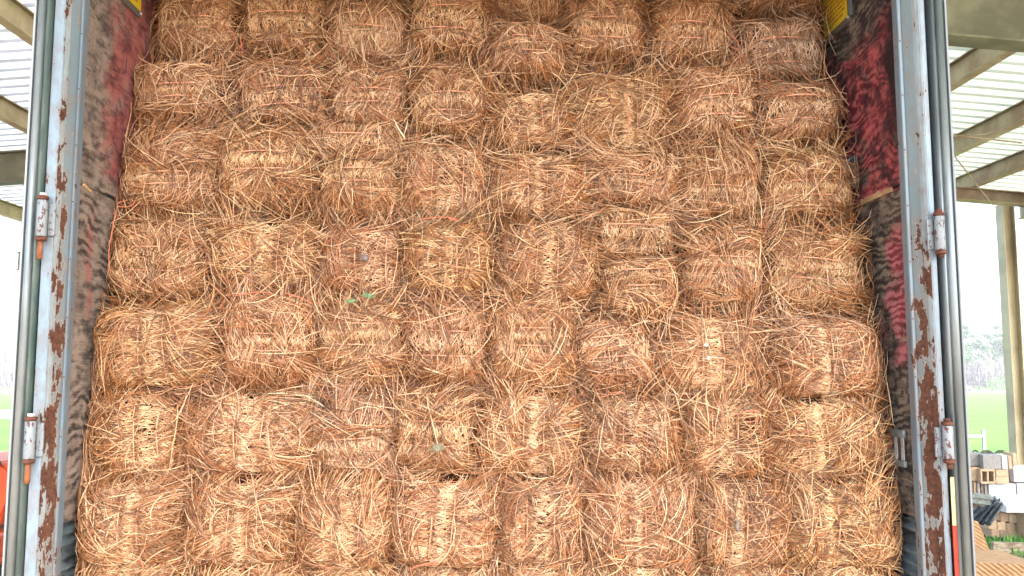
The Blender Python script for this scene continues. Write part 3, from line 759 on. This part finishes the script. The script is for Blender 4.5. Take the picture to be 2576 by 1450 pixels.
#leaves(1145, 1238, .070, 12, .012, 'faint green sprig beside the fourth bottom bale from the left', 6)
M_stick = mat('pale_stick', (.72,.60,.42), .6)
def stick(name, pts, r_, label):
    q = [at(x, y, depth_at(y)-o) for x, y, o in pts]; m = MB(); m.tube(q, r_, 6); m.build(name, M_stick, label=label, cat='twig')
stick('twig', [(988,295,.075),(1003,325,.078),(1018,347,.075)], [.0014,.0024,.0030], 'thick pale broken twig in the upper left straw')
stick('twig', [(1026,302,.07),(1022,322,.075),(1016,340,.07)], [.001,.0017,.0015], 'thin pale twig forming a V with the thick one')
stick('twig', [(1765,903,.080),(1790,899,.085),(1822,902,.080)], .0014, 'level grey-white twig between two uprights of twine at right')
M_white = mat('white_fungus', (.72,.72,.68), .8)
blob('pale_lichen_lump', 1776, 868, .072, .007, .006, M_white, 'upper small white lichen lump in the straw right of centre', 'lichen', 9)
blob('pale_lichen_lump', 1782, 902, .076, .005, .006, M_white, 'lower small white lichen lump in the straw right of centre', 'lichen', 10)

# ================================================================== SHED
def roofmat(name, c1, c2, tr):
    m = mat(name, c1, .6, 0, .3); N = NT(m)
    n = N.noise((.3,1,1), 3, 5.0); c = N.mix(N.rng(n,.35,.7), c1, c2); N.color(c)
    t = N.n('ShaderNodeBsdfTranslucent'); N.l(c, t.inputs[0]); mx = N.n('ShaderNodeMixShader'); mx.inputs[0].default_value = tr
    N.l(N.b.outputs[0], mx.inputs[1]); N.l(t.outputs[0], mx.inputs[2]); N.l(mx.outputs[0], N.t.nodes['Material Output'].inputs[0]); return m
M_roof = roofmat('translucent_white_roof_sheet', (.78,.80,.78), (.66,.68,.62), .30)
M_roofR = roofmat('translucent_pale_green_roof_sheet', (.68,.73,.60), (.60,.65,.52), .22)
M_rib = roofmat('brown_stained_rib', (.34,.24,.18), (.26,.17,.13), .05)
M_rafter = noisy('dull_green_grey_steel', (.26,.27,.18), (.15,.15,.10), 3, .6)
M_purl = noisy('tan_purlin_steel', (.62,.50,.28), (.46,.35,.19), 4, .6)
M_purlR = noisy('grey_tan_purlin_steel', (.46,.40,.29), (.32,.23,.15), 3, .6)
M_col = noisy('yellow_tan_column_steel', (.58,.52,.33), (.42,.35,.22), 2, .5)
shed = empty('open_shed', (0, 8, 0), label='open-sided steel shed with ribbed roof and tan purlins around the trailer', cat='shed')
H_ = lambda x: 2.05 + 2.94 - .08*abs(x)
def roof(sx, y0, y1):
    b = MB(); xs = [0, sx*9.2]
    per = .21; y = y0; prev = None; prof = []
    while y < y1:
        prof += [(y,0),(y+.135,0),(y+.150,.028),(y+.185,.028),(y+.200,0)]; y += per
    cols_ = [[b.bm.verts.new((x, py_, H_(x)+dz+.22)) for py_, dz in prof] for x in xs]
    for i in range(len(prof)-1):
        f_ = b.bm.faces.new((cols_[0][i], cols_[0][i+1], cols_[1][i+1], cols_[1][i])); f_.material_index = 1 if i % 5 in (1,2) and (sx < 0 or i % 5 == 2) else 0
    b.build('roof_sheet', [M_roof if sx < 0 else M_roofR, M_rib], shed, label='%s ribbed roof sheet' % ('left' if sx<0 else 'right'))
roof(-1, -1.3, 16.3); roof(1, -1.3, 11.6)  # unseen near edge placed to stop the sun but admit steep skylight
def purlin(x, y0, y1, m):
    z = H_(x); s = 1 if x > 0 else -1
    b = MB(); b.box((x-.010,y0,z+.012),(x+.010,y1,z+.20)); b.box((x-.05,y0,z),(x+.05,y1,z+.0115)); b.box((x-.05,y0,z+.2005),(x+.05,y1,z+.212))
    b.build('purlin', m, shed)
for x in (-3.74,-5.0,-6.2,-7.46): purlin(x, -1.2, 16.0, M_purl)
for x in (4.25,5.41,6.42): purlin(x, -1.2, 11.4, M_purlR)
def rafter(x0, x1, y, hgt=.36, m=None):
    b = MB(); rot = None
    n_ = 6
    za, zb = H_(x0)-.005, H_(x1)-.005
    for lo, hi, wd in ((-hgt, -hgt+.015, .09), (-hgt+.0155, -.0155, .012), (-.015, 0, .09)):
        v = [b.bm.verts.new(p) for p in ((x0,y-wd,za+lo),(x1,y-wd,zb+lo),(x1,y+wd,zb+lo),(x0,y+wd,za+lo),(x0,y-wd,za+hi),(x1,y-wd,zb+hi),(x1,y+wd,zb+hi),(x0,y+wd,za+hi))]
        for f_ in ((0,1,2,3),(4,5,6,7),(0,1,5,4),(1,2,6,5),(2,3,7,6),(3,0,4,7)): b.bm.faces.new([v[i] for i in f_])
    b.build('rafter', m or M_rafter, shed)
rafter(-9,-.1,9.55); rafter(-9,-.1,15.9,.34, M_rafter); rafter(.1,9,5.5,.42, M_rafter); rafter(.1,7.6,10.9,.17,M_purlR)
def column(x, y, m=M_col, top=None):
    zt_ = (top or H_(x))-.006; b = MB()
    b.box((x-.085,y-.09,.0),(x-.073,y+.09,zt_)); b.box((x+.073,y-.09,0),(x+.085,y+.09,zt_)); b.box((x-.0725,y-.007,0),(x+.0725,y+.007,zt_))
    b.build('column', m, shed)
cxr = at(2538,700,11.6).x
column(cxr, 11.6); column(-9.0, 9.55+.25); column(-9.0, 13.6); column(9.0, 5.8)
# eave beams tying the columns
b = MB(); b.box((cxr-.11,5.6,H_(cxr)-.30),(cxr-.09,11.1,H_(cxr)-.01)); b.box((cxr-.16,5.6,H_(cxr)-.312),(cxr-.04,11.1,H_(cxr)-.3005)); b.build('eave_beam', M_purlR, shed)
b = MB(); b.tube([at(2400,392,7.6), at(2500,520,11.0)], .007, 6); b.build('brace_cable', M_purlR, shed, label='pale diagonal brace cable')
b = MB(); b.tube([at(2395,345,6.9), at(2480,338,7.4), at(2576,300,7.9)], .005, 6); b.tube([at(2395,340,6.9), at(2570,360,7.9)], .008, 6); b.build('brace_rod', M_purlR, shed)

# ================================================================== BLOCK PILE to the right
M_grey = noisy('grey_concrete', (.42,.40,.39), (.33,.31,.30), 30, .9, bump=.5)
M_wht = noisy('pale_concrete_block', (.74,.74,.76), (.62,.62,.64), 30, .9, bump=.4)
M_tan = noisy('tan_masonry', (.68,.50,.33), (.56,.40,.26), 30, .9, bump=.5)
M_tan2 = noisy('dusty_tan_masonry', (.52,.36,.24), (.44,.29,.19), 30, .9, bump=.5)
M_brn = noisy('brown_masonry', (.42,.30,.21), (.32,.22,.15), 30, .9, bump=.5)
def R5(px, py): return ((2780+px/3.607)*.8519, (1300+py/3.607)*.8519)
def block(name, x0, y0, x1, y1, Y, dep, m, label, cat='block', group='masonry blocks piled right of the trailer', cores=False, parts=None):
    a = at(*R5(x0,y0), Y); c = at(*R5(x1,y1), Y)
    A = (a.x, Y, c.z); B_ = (c.x, Y+dep, a.z)
    if not cores:
        q = MB(); q.box(A, B_, bev=.005); return q.build(name, m, label=label, cat=cat, group=group)
    q = MB(); wd = B_[0]-A[0]; hg = B_[2]-A[2]; t = wd*.10
    xs = [A[0], A[0]+t, A[0]+wd/2-t*.6, A[0]+wd/2+t*.6, B_[0]-t, B_[0]]
    ht = hg*.15
    for i in (0,2,4): q.box((xs[i],Y,A[2]+ht),(xs[i+1],Y+dep,B_[2]-ht))
    q.box((A[0],Y-.0008,A[2]),(B_[0],Y+dep+.0008,A[2]+ht-.0003), bev=.004); q.box((A[0],Y-.0008,B_[2]-ht+.0003),(B_[0],Y+dep+.0008,B_[2]), bev=.004)
    q.box((A[0]+.002,Y+dep*.6,A[2]+ht),(B_[0]-.002,Y+dep*.61,B_[2]-ht))
    return q.build(name, m, label=label, cat=cat, group=group)
Yb = 10.55
block('concrete_block', 160,140,438,276,Yb+.05,.19,M_grey,'grey concrete block at the top left of the pile')
block('concrete_block', 442,160,640,309,Yb-.05,.19,M_grey,'grey concrete block, topmost one nearest the camera')
block('concrete_block', 642,162,708,309,Yb-.04,.2,M_wht,'pale narrow block end on the top course')
block('concrete_block', 712,170,752,309,Yb-.02,.2,M_tan,'thin tan-edged block end on the top course')
block('concrete_block', 758,140,806,272,Yb+.12,.2,M_tan,'small tan upright block behind the top course')
block('concrete_block', 765,284,1100,446,Yb+.02,.2,M_wht,'white block at the right edge, upper of two')
block('masonry_block', 160,280,296,430,Yb+.02,.2,M_brn,'brown weathered block left of the tan one')
block('masonry_block', 300,290,412,434,Yb,.2,M_tan,'plain tan block beside the hollow one')
block('hollow_block', 416,312,576,466,Yb-.08,.36,M_tan,'tan hollow block with two square holes facing the camera', cores=True)
block('masonry_block', 579,316,716,388,Yb-.075,.36,M_tan,'upper tan brick right of the hollow block')
block('masonry_block', 579,391,722,466,Yb-.08,.36,M_tan,'lower tan brick right of the hollow block')
block('masonry_block', 724,316,762,450,Yb+.1,.2,M_brn,'dark brown upright block in the gap of the second course')
cl = [M_grey,M_brn,M_tan,M_grey,M_brn,M_grey]
nm_ = ['grey','brown','tan','pale grey','rusty brown','dull grey']
for i in range(6):
    x0 = 262+i*39.5
    block('upright_brick', x0, 436+i*4, x0+37, 590+i*3, Yb-.02*(i%2), .2, cl[i], '%s thin upright brick, number %s from the left in its row' % (nm_[i], ['one','two','three','four','five','six'][i]), 'brick')
block('concrete_block', 502,468,796,610,Yb-.04,.22,M_wht,'large white block in the third course')
block('concrete_block', 806,462,1100,610,Yb,.22,M_wht,'white block at the right edge, lower of two')
# lower brown courses
cz = [(690,780),(783,875),(878,965),(968,1052)]
lab_r = ['top','second','third','lowest']
lab_c = ['leftmost','second','third','rightmost']
for r_, (ya_, yb_) in enumerate(cz):
    for c_ in range(4):
        x0 = 500 + c_*95 + (30 if r_ % 2 else 0); y_ = 14*c_
        if r_ == 0 and c_ == 0: continue
        block('masonry_block', x0, ya_+y_-20, x0+94, yb_+y_-18, Yb-.45-.004*((r_+c_) % 2), .5, [M_tan,M_tan2,M_brn,M_tan2,M_tan][(r_*2+c_) % 5], '%s tan-brown block in the %s course of the low stack' % (lab_c[c_], lab_r[r_]))
for c_ in range(2):
    block('masonry_block', 880+c_*110, 735, 985+c_*110, 1090, Yb-.60, .5, M_tan, '%s tall tan block at the right edge of the low stack' % ['near','far'][c_])
block('paving_slab', 600,622,1000,664,Yb-.30,.5,M_wht,'wide white slab on the low stack','slab')
block('paving_slab', 690,700,1000,775,Yb-.62,.4,M_wht,'white slab nearest the camera on the low stack','slab')
block('support_block', 160,594,500,1060,Yb+.10,.3,M_brn,'dark brown block mass under the upright bricks')
block('support_block', 502,614,1000,668,Yb-.02+.25,.3,M_brn,'brown course under the white blocks')
block('support_block', 400,668,1000,1060,Yb+.10,.3,M_brn,'brown base of the block pile behind the low stack')
# steel angles
M_dk = noisy('dark_steel', (.035,.04,.045), (.12,.14,.15), 20, .45, .4)
def angle(p0, p1, Y0, Y1, wd, m, label):
    a = at(*R5(*p0), Y0); c = at(*R5(*p1), Y1); d = (c-a); L = d.length; rot = d.to_track_quat('X','Z').to_matrix()
    q = MB(); q.box((0,-wd,-.004),(L,0,.004)); q.box((0,-.008,.0045),(L,0,wd)); q.box((0,-wd-.0005,.0045),(L,-wd+.006,wd*.6))
    for v in q.bm.verts: v.co = rot @ v.co + a
    return q.build('steel_angle', m, label=label, cat='steel angle', group='steel angles stacked by the blocks')
angle((160,586),(520,624),Yb-1.25,Yb-1.2,.045,M_steel,'upper pale steel channel lying level')
angle((160,636),(500,686),Yb-1.25,Yb-1.2,.045,M_steel,'lower pale steel channel lying level')
angle((300,900),(580,640),Yb-1.0,Yb-.75,.055,M_dk,'dark steel channel slanting, leftmost of three')
angle((400,900),(600,672),Yb-1.05,Yb-.78,.05,M_dk,'dark steel channel slanting, middle of three')
angle((470,905),(612,690),Yb-1.1,Yb-.80,.05,M_dk,'dark steel channel slanting, rightmost of three')
angle((230,880),(420,720),Yb-.9,Yb-.85,.04,M_dk,'short dark steel piece behind the slanting channels')
# ribbed clay stacks
M_clay = noisy('orange_clay', (.68,.40,.21), (.56,.32,.16), 20, .85, bump=.3)
def ribbed(x0, y0, x1, y1, Y, dep, lean, label, y0r=None):
    tl, br = at(*R5(x0,y0), Y), at(*R5(x1,y1), Y)
    xa, xb, zt_, zb2 = tl.x, br.x, tl.z, br.z
    zr = at(*R5(x1,y0r), Y).z if y0r else zt_
    q = MB(); nx, nz = 200, 90
    per = .034
    grid = []
    for j in range(nz+1):
        row = []
        for i in range(nx+1):
            u = i/nx; v = j/nz; x = xa+(xb-xa)*u; top = zt_+(zr-zt_)*u; z = zb2+(top-zb2)*v
            ph = ((x*.75 + z)/per) % 1.0; d = .011*(.5+.5*math.cos(6.283*ph))
            row.append(q.bm.verts.new((x - lean*(v)*.15, Y - d + lean*v*.5, z)))
        grid.append(row)
    for j in range(nz):
        for i in range(nx): q.bm.faces.new((grid[j][i],grid[j][i+1],grid[j+1][i+1],grid[j+1][i]))
    # top, sides and back
    bt = [q.bm.verts.new((v.co.x, v.co.y+dep, v.co.z)) for v in (grid[-1][0], grid[-1][-1])]
    bb = [q.bm.verts.new((v.co.x, v.co.y+dep, v.co.z)) for v in (grid[0][0], grid[0][-1])]
    q.bm.faces.new(grid[-1] + [bt[1], bt[0]])
    q.bm.faces.new([grid[j][-1] for j in range(nz+1)] + [bt[1], bb[1]])
    q.bm.faces.new([grid[j][0] for j in range(nz,-1,-1)] + [bb[0], bt[0]])
    q.bm.faces.new((bt[0],bt[1],bb[1],bb[0]))
    return q.build('ribbed_clay_tiles', M_clay, label=label, cat='clay tiles', group='ribbed orange clay tile stacks')
Yr = 6.3
ribbed(180,900,560,1300,Yr+.25,.25,.25,'upper stack of diagonally ribbed orange clay tiles, slanting right side')
ribbed(180,1290,1100,1760,Yr-.35,.50,0.0,'lower wide stack of diagonally ribbed orange clay tiles', 1335)
q = MB(); a_ = at(*R5(0,1500),Yr-.2); q.box((a_.x-.2,Yr-.38,0),(a_.x+1.6,Yr+.6,at(*R5(300,1760),Yr-.35).z-.002)); q.build('clay_tile_pallet', M_brn, label='brown base pallet under the ribbed clay tiles', cat='pallet')
# timber plank, weeds
q = MB(); a_ = at(*R5(540,1095),9.25); c_ = at(*R5(1000,1110),9.45)
d = c_-a_; q.box((0,-.02,-.18),(d.length,.02,-.002)); q.box((0,-.022,-.0015),(d.length,.022,.012))
rot = d.to_track_quat('X','Z').to_matrix()
for v in q.bm.verts: v.co = rot @ v.co + a_
q.build('timber_plank', noisy('weathered_timber', (.46,.40,.28), (.22,.14,.09), 8, .85, scale=(1,1,4)), label='weathered board on edge in front of the weeds', cat='plank')
rnd = random.Random(4); q = MB()
for k in range(3600):
    x = rnd.uniform(5.2,9.0); y = rnd.uniform(9.3,10.0) if k < 2600 else rnd.uniform(8.2,9.2)
    h = rnd.uniform(.04,.15) if k < 2600 else rnd.uniform(.02,.07); c = Vector((x,y,0)); t_ = rnd.uniform(-.08,.08); w2 = rnd.uniform(.006,.016); an = rnd.uniform(0,3.14)
    e_ = Vector((math.cos(an),math.sin(an),0))*w2
    q.poly([c-e_*.5, c+e_*.5, c+Vector((t_*.5,0,h*.6))+e_, c+Vector((t_,t_*.5,h)), c+Vector((t_*.5,0,h*.6))-e_])
M_weed = noisy('weed_leaf', (.10,.28,.04), (.18,.40,.08), 6, .8)
q.build('weeds', M_weed, kind='stuff', label='green weeds along the foot of the block pile', cat='weeds')
# rounded tyres, rail fence, brown board behind the pile
for i, (x0, x1) in enumerate(((330,392),(405,560),(566,700))):
    a_ = at(*R5(x0,135),12.1); c_ = at(*R5(x1,135),12.1); cx_ = (a_.x+c_.x)/2; rad = (c_.x-a_.x)*.62
    zt_ = at(*R5(x0,102),12.1).z; q = MB()
    zc_ = zt_-rad
    ring = [(cx_+math.cos(t)*rad*.78, 12.1, zc_+math.sin(t)*rad*.78) for t in [k*2*math.pi/24 for k in range(25)]]
    q.tube(ring, rad*.22, 10, caps=False)
    q.build('old_tyre', noisy('mossy_rubber', (.16,.19,.11), (.07,.08,.06), 9, .9), label='%s mossy round tyre top showing behind the blocks' % ['smallest','widest','rightmost'][i], cat='tyre', group='old tyres behind the blocks')
    q = MB(); q.box((cx_-rad*.6,12.0,0),(cx_+rad*.6,12.2,zc_-rad+.001)); q.build('tyre_stand', M_brn, label='brown block under the %s tyre' % ['smallest','widest','rightmost'][i], cat='block')
fe = empty('rail_fence', (8,15,0), label='white rail fence end post and rail in front of the green field', cat='fence')
M_fw = noisy('white_fence_paint', (.40,.41,.42), (.30,.31,.32), 6, .7)
a_ = at(2473,1081,15); q = MB(); q.box((a_.x-.024,14.976,0),(a_.x+.024,15.024,a_.z), bev=.006); q.build('fence_post', M_fw, fe)
z_ = at(2450,1098,15).z; q = MB(); q.box((a_.x-3.2,14.985,z_-.022),(a_.x-.025,15.015,z_+.022), bev=.01); q.build('rail', M_fw, fe)
for kx in (1.6,3.2):
    q = MB(); q.box((a_.x-kx-.045,14.955,0),(a_.x-kx+.045,15.045,a_.z), bev=.01); q.build('fence_post', M_fw, fe)
q = MB(); a_ = at(2433,1105,12.4); q.prism([(a_.x-.05,12.78),(a_.x+.09,12.78),(a_.x+.09,12.82),(a_.x-.05,12.82)],0,a_.z-.25)
q.poly([(a_.x-.05,12.78,a_.z-.249),(a_.x+.09,12.78,a_.z-.249),(a_.x+.06,12.78,a_.z-.08),(a_.x-.05,12.78,a_.z)]); q.poly([(a_.x-.05,12.82,a_.z-.249),(a_.x+.09,12.82,a_.z-.249),(a_.x+.06,12.82,a_.z-.08),(a_.x-.05,12.82,a_.z)])
q.poly([(a_.x-.05,12.78,a_.z),(a_.x+.06,12.78,a_.z-.08),(a_.x+.06,12.82,a_.z-.08),(a_.x-.05,12.82,a_.z)])
q.build('pointed_stake', noisy('tan_stake',(.50,.36,.14),(.35,.24,.10),6,.8), label='tan wooden stake with a slanted top behind the blocks', cat='stake')

# ================================================================== orange machine at the far left
M_or = noisy('orange_machine_paint', (.75,.085,.012), (.62,.06,.01), 3, .35, bump=.05)
M_blk = mat('black_machine_rubber', (.02,.02,.02), .6)
mc = empty('orange_farm_machine', (at(0,1400,4.6).x-.4, 4.8, 0), label='orange farm machine with rounded hood at the far left edge', cat='machine')
Ym = 4.6; aR = at(18,1250,Ym).x
q = MB()
zt_ = at(15,1166,Ym).z; zm = at(15,1325,Ym).z
prof = [(aR-1.2,zt_-.05),(aR-.25,zt_+.02),(aR-.06,zt_+.005),(aR+.0,zt_-.03),(aR+.012,zt_-.12),(aR-.01,zm+.12),(aR-.04,zm),(aR-1.2,zm)]
lo = [q.bm.verts.new((x,Ym,z)) for x,z in prof]; hi = [q.bm.verts.new((x,Ym+.5,z)) for x,z in prof]
for i in range(len(prof)): q.bm.faces.new((lo[i],lo[(i+1)%8],hi[(i+1)%8],hi[i]))
q.bm.faces.new(lo[::-1]); q.bm.faces.new(hi); bmesh.ops.bevel(q.bm, geom=list(q.bm.edges), offset=.012, segments=2, affect='EDGES')
q.build('hood', M_or, mc)
q = MB(); zl = at(15,1425,Ym).z; q.box((aR-1.2,Ym-.04,zl),(aR-.02,Ym+.3,zm-.03), bev=.02); q.build('bumper', M_or, mc)
q = MB(); q.tube([(aR-.5,Ym-.02,zt_-.6),(aR-.12,Ym-.03,zt_-.42),(aR-.01,Ym-.03,zt_-.40)], .012, 8); q.tube([(aR-.35,Ym-.02,zt_-.1),(aR-.03,Ym-.03,zt_+.005)], .012, 8); q.build('hose', M_blk, mc)
for yy in (4.8,5.9):
    q = MB(); q.tube([(aR-.55,yy,.38),(aR-.53,yy,.38),(aR-.32,yy,.38),(aR-.30,yy,.38)], [.30,.38,.38,.30], 24); q.build('wheel', M_blk, mc)
q = MB(); q.box((aR-1.1,Ym+.05,.35),(aR-.1,Ym+1.6,zl+.05), bev=.02); q.build('frame', M_blk, mc)

# ================================================================== far trees, car, hedge
M_barkf = noisy('grey_trunk_bark', (.30,.26,.25), (.20,.17,.16), 3, .9)
M_pine = noisy('pine_foliage', (.05,.11,.045), (.10,.17,.07), 1.2, .9)
M_bush = noisy('bush_foliage', (.10,.20,.06), (.16,.28,.09), 1.2, .9)
M_twig = noisy('bare_twigs', (.26,.23,.23), (.18,.16,.16), 2, .9)
M_wood = noisy('bare_wood_mass', (.15,.125,.14), (.10,.085,.095), .6, .95)
def leafcloud(q, c, rx, rz, n_, size, rnd, gap=.15):
    for k in range(n_):
        while True:
            d = Vector((rnd.uniform(-1,1),rnd.uniform(-1,1),rnd.uniform(-1,1)))
            if .15 < d.length < 1: break
        p = c + Vector((d.x*rx, d.y*rx, d.z*rz)); u = Vector((rnd.gauss(0,1),rnd.gauss(0,1),rnd.gauss(0,1))).normalized()*size*rnd.uniform(.5,1.3)
        v = u.cross(Vector((rnd.gauss(0,1),rnd.gauss(0,1),rnd.gauss(0,1)))).normalized()*size*.5
        q.poly([p-u, p+v, p+u, p-v])
def pine(x, y, h, label, seed):
    z0 = gz(y); h -= z0; rnd = random.Random(seed); t = empty('pine_tree', (x,y,z0), label=label, cat='tree', group='pines on the far side of the field')
    q = MB(); q.tube([(x,y,z0),(x+.1,y,z0+h*.5),(x,y,z0+h*.95)], [.28,.2,.05], 8); q.build('trunk', M_barkf, t)
    q = MB()
    for k in range(16):
        f_ = rnd.uniform(.42,1.0); r_ = h*.20*(1.15-f_)+.5; an = rnd.uniform(0,6.28)
        leafcloud(q, Vector((x+math.cos(an)*r_*.9, y+math.sin(an)*r_*.9, z0+h*f_)), r_*.75, r_*.42, 90, .36, rnd)
    q.build('crown', M_pine, t)
def bare(x, y, h, label, seed, m=M_twig, name='bare_tree'):
    z0 = gz(y); h -= z0; rnd = random.Random(seed); t = empty(name, (x,y,z0), label=label, cat='tree', group='bare trees on the far side of the field')
    q = MB(); q.tube([(x,y,z0),(x+rnd.uniform(-.2,.2),y,z0+h*.45),(x+rnd.uniform(-.3,.3),y,z0+h*.9)], [h*.020,h*.013,h*.004], 7); q.build('trunk', m, t)
    q = MB()
    def br(p, d, L, r_, lv):
        e = p + d*L; mid = p + d*L*.5 + Vector((rnd.uniform(-.06,.06),rnd.uniform(-.06,.06),rnd.uniform(0,.08)))*L
        q.tube([p, mid, e], [r_, r_*.8, r_*.5], 4, caps=False)
        if lv > 0:
            for _ in range(4):
                nd = (d + Vector((rnd.uniform(-.8,.8),rnd.uniform(-.8,.8),rnd.uniform(-.1,.6)))).normalized()
                br(p + (e-p)*rnd.uniform(.4,1), nd, L*rnd.uniform(.45,.7), r_*.55, lv-1)
    for k in range(11):
        an = rnd.uniform(0,6.28); f_ = rnd.uniform(.25,.85)
        br(Vector((x,y,z0+h*f_)), Vector((math.cos(an),math.sin(an),rnd.uniform(.3,1.2))).normalized(), h*.30*(1.2-f_), h*.007, 3)
    q.build('crown', m, t)
def fx(px, Y): return at(px, 950, Y).x
side_words = ['leftmost','second','third','fourth','fifth','sixth','rightmost']
for i, (px, Y, top) in enumerate(((2405,250,815),(2428,244,822),(2447,256,832),(2480,247,838),(2506,252,820),(2532,246,828),(2568,250,838))):
    pine(fx(px,Y), Y, at(px,top,Y).z, 'pale green pine beyond the field at right, %s of seven' % side_words[i], 30+i)
for i, (px, Y, top) in enumerate(((2412,224,905),(2438,228,925),(2462,226,885),(2496,222,868),(2522,228,890),(2545,225,895),(2578,226,885))):
    bare(fx(px,Y), Y, at(px,top,Y).z, 'grey leafless tree beyond the field at right, %s of seven' % side_words[i], 60+i)
for i, (px, Y, top) in enumerate(((-20,226,895),(6,228,885),(22,225,900),(38,230,890))):
    bare(fx(px,Y), Y, at(px,top,Y).z, 'grey leafless tree beyond the field at left, %s of four' % ['leftmost','second','third','rightmost'][i], 80+i)
# the woods behind read as one mass
rnd = random.Random(77); q = MB()
for k in range(16000):
    x = rnd.uniform(-235,-95) if k % 2 else rnd.uniform(95,235); y = rnd.uniform(262,300)
    z = gz(y) + (rnd.random()**1.3)*(13.5+2.6*math.sin(x*.11)+1.5*math.sin(x*.31)); p_ = Vector((x,y,z+.2))
    u = Vector((rnd.gauss(0,.3),rnd.gauss(0,.3),1)).normalized()*rnd.uniform(.8,2.4); v = Vector((rnd.gauss(0,1),rnd.gauss(0,1),0)).normalized()*rnd.uniform(.08,.5)
    q.poly([p_-u,p_+v,p_+u,p_-v])
q.build('far_woods', M_wood, kind='stuff', label='grey leafless woods along the horizon behind the trees', cat='woods')
def bush(x, y, h, label, seed):
    rnd = random.Random(seed); q = MB(); z0 = gz(y); leafcloud(q, Vector((x,y,z0+h*.5)), h*.8, h*.5, 420, .24, rnd); q.tube([(x,y,z0),(x,y,z0+h*.6)], .06, 6)
    q.build('bush', M_bush, label=label, cat='bush')
bush(fx(2508,218), 218, 3.6, 'round green bush at the far edge of the field', 5)
# pickup on the road
def vehicle(x, y, s_, label):
    t = empty('parked_pickup', (x,y,gz(y)+.03), label=label, cat='pickup truck')
    Mv = mat('blue_grey_car_paint', (.22,.27,.36), .35); Mg = mat('dark_glass', (.03,.035,.04), .1)
    G = gz(y)+.03; q = MB()
    pr = [(-2.6,.55),(-2.6,1.15),(-.6,1.2),(-.35,1.85),(1.0,1.88),(1.5,1.25),(2.5,1.1),(2.6,.55)]
    lo = [q.bm.verts.new((x+a,y-.9,z+G)) for a,z in pr]; hi = [q.bm.verts.new((x+a,y+.9,z+G)) for a,z in pr]
    for i in range(8): q.bm.faces.new((lo[i],lo[(i+1)%8],hi[(i+1)%8],hi[i]))
    q.bm.faces.new(lo[::-1]); q.bm.faces.new(hi); bmesh.ops.bevel(q.bm, geom=list(q.bm.edges), offset=.07, segments=2, affect='EDGES')
    q.build('body', Mv, t)
    for a, c in ((-.25,.30),(.38,1.1)):
        q = MB(); q.box((x+a,y-.925,1.28+G),(x+c,y-.905,1.72+G), bev=.008); q.build('window', Mg, t)
    for a in (-1.7,1.7):
        q = MB(); q.tube([(x+a,y-.95,.4+G),(x+a,y-.93,.4+G),(x+a,y-.72,.4+G),(x+a,y-.70,.4+G)], [.3,.4,.4,.3], 18); q.build('wheel', M_blk, t)
        q = MB(); q.tube([(x+a,y+.95,.4+G),(x+a,y+.93,.4+G),(x+a,y+.72,.4+G),(x+a,y+.70,.4+G)], [.3,.4,.4,.3], 18); q.build('wheel', M_blk, t)
        q = MB(); q.tube([(x+a,y-.72,.4+G),(x+a,y+.72,.4+G)], .06, 8); q.build('axle', M_blk, t)
vehicle(fx(2416,208), 208, 1, 'blue-grey pickup truck parked beyond the field at right')

# ================================================================== the air itself
M_haze = bpy.data.materials.new('haze'); M_haze.use_nodes = True; ht = M_haze.node_tree; ht.nodes.clear()
pv = ht.nodes.new('ShaderNodeVolumePrincipled'); pv.inputs['Color'].default_value = (.93,.95,1.0,1); pv.inputs['Density'].default_value = .0008
ho = ht.nodes.new('ShaderNodeOutputMaterial'); ht.links.new(pv.outputs[0], ho.inputs['Volume'])
b = MB(); b.box((-1500.5,-60.5,-4.6),(1500.5,1600.5,24)); b.build('haze', M_haze, kind='stuff', label='pale haze in the air over the field', cat='haze')
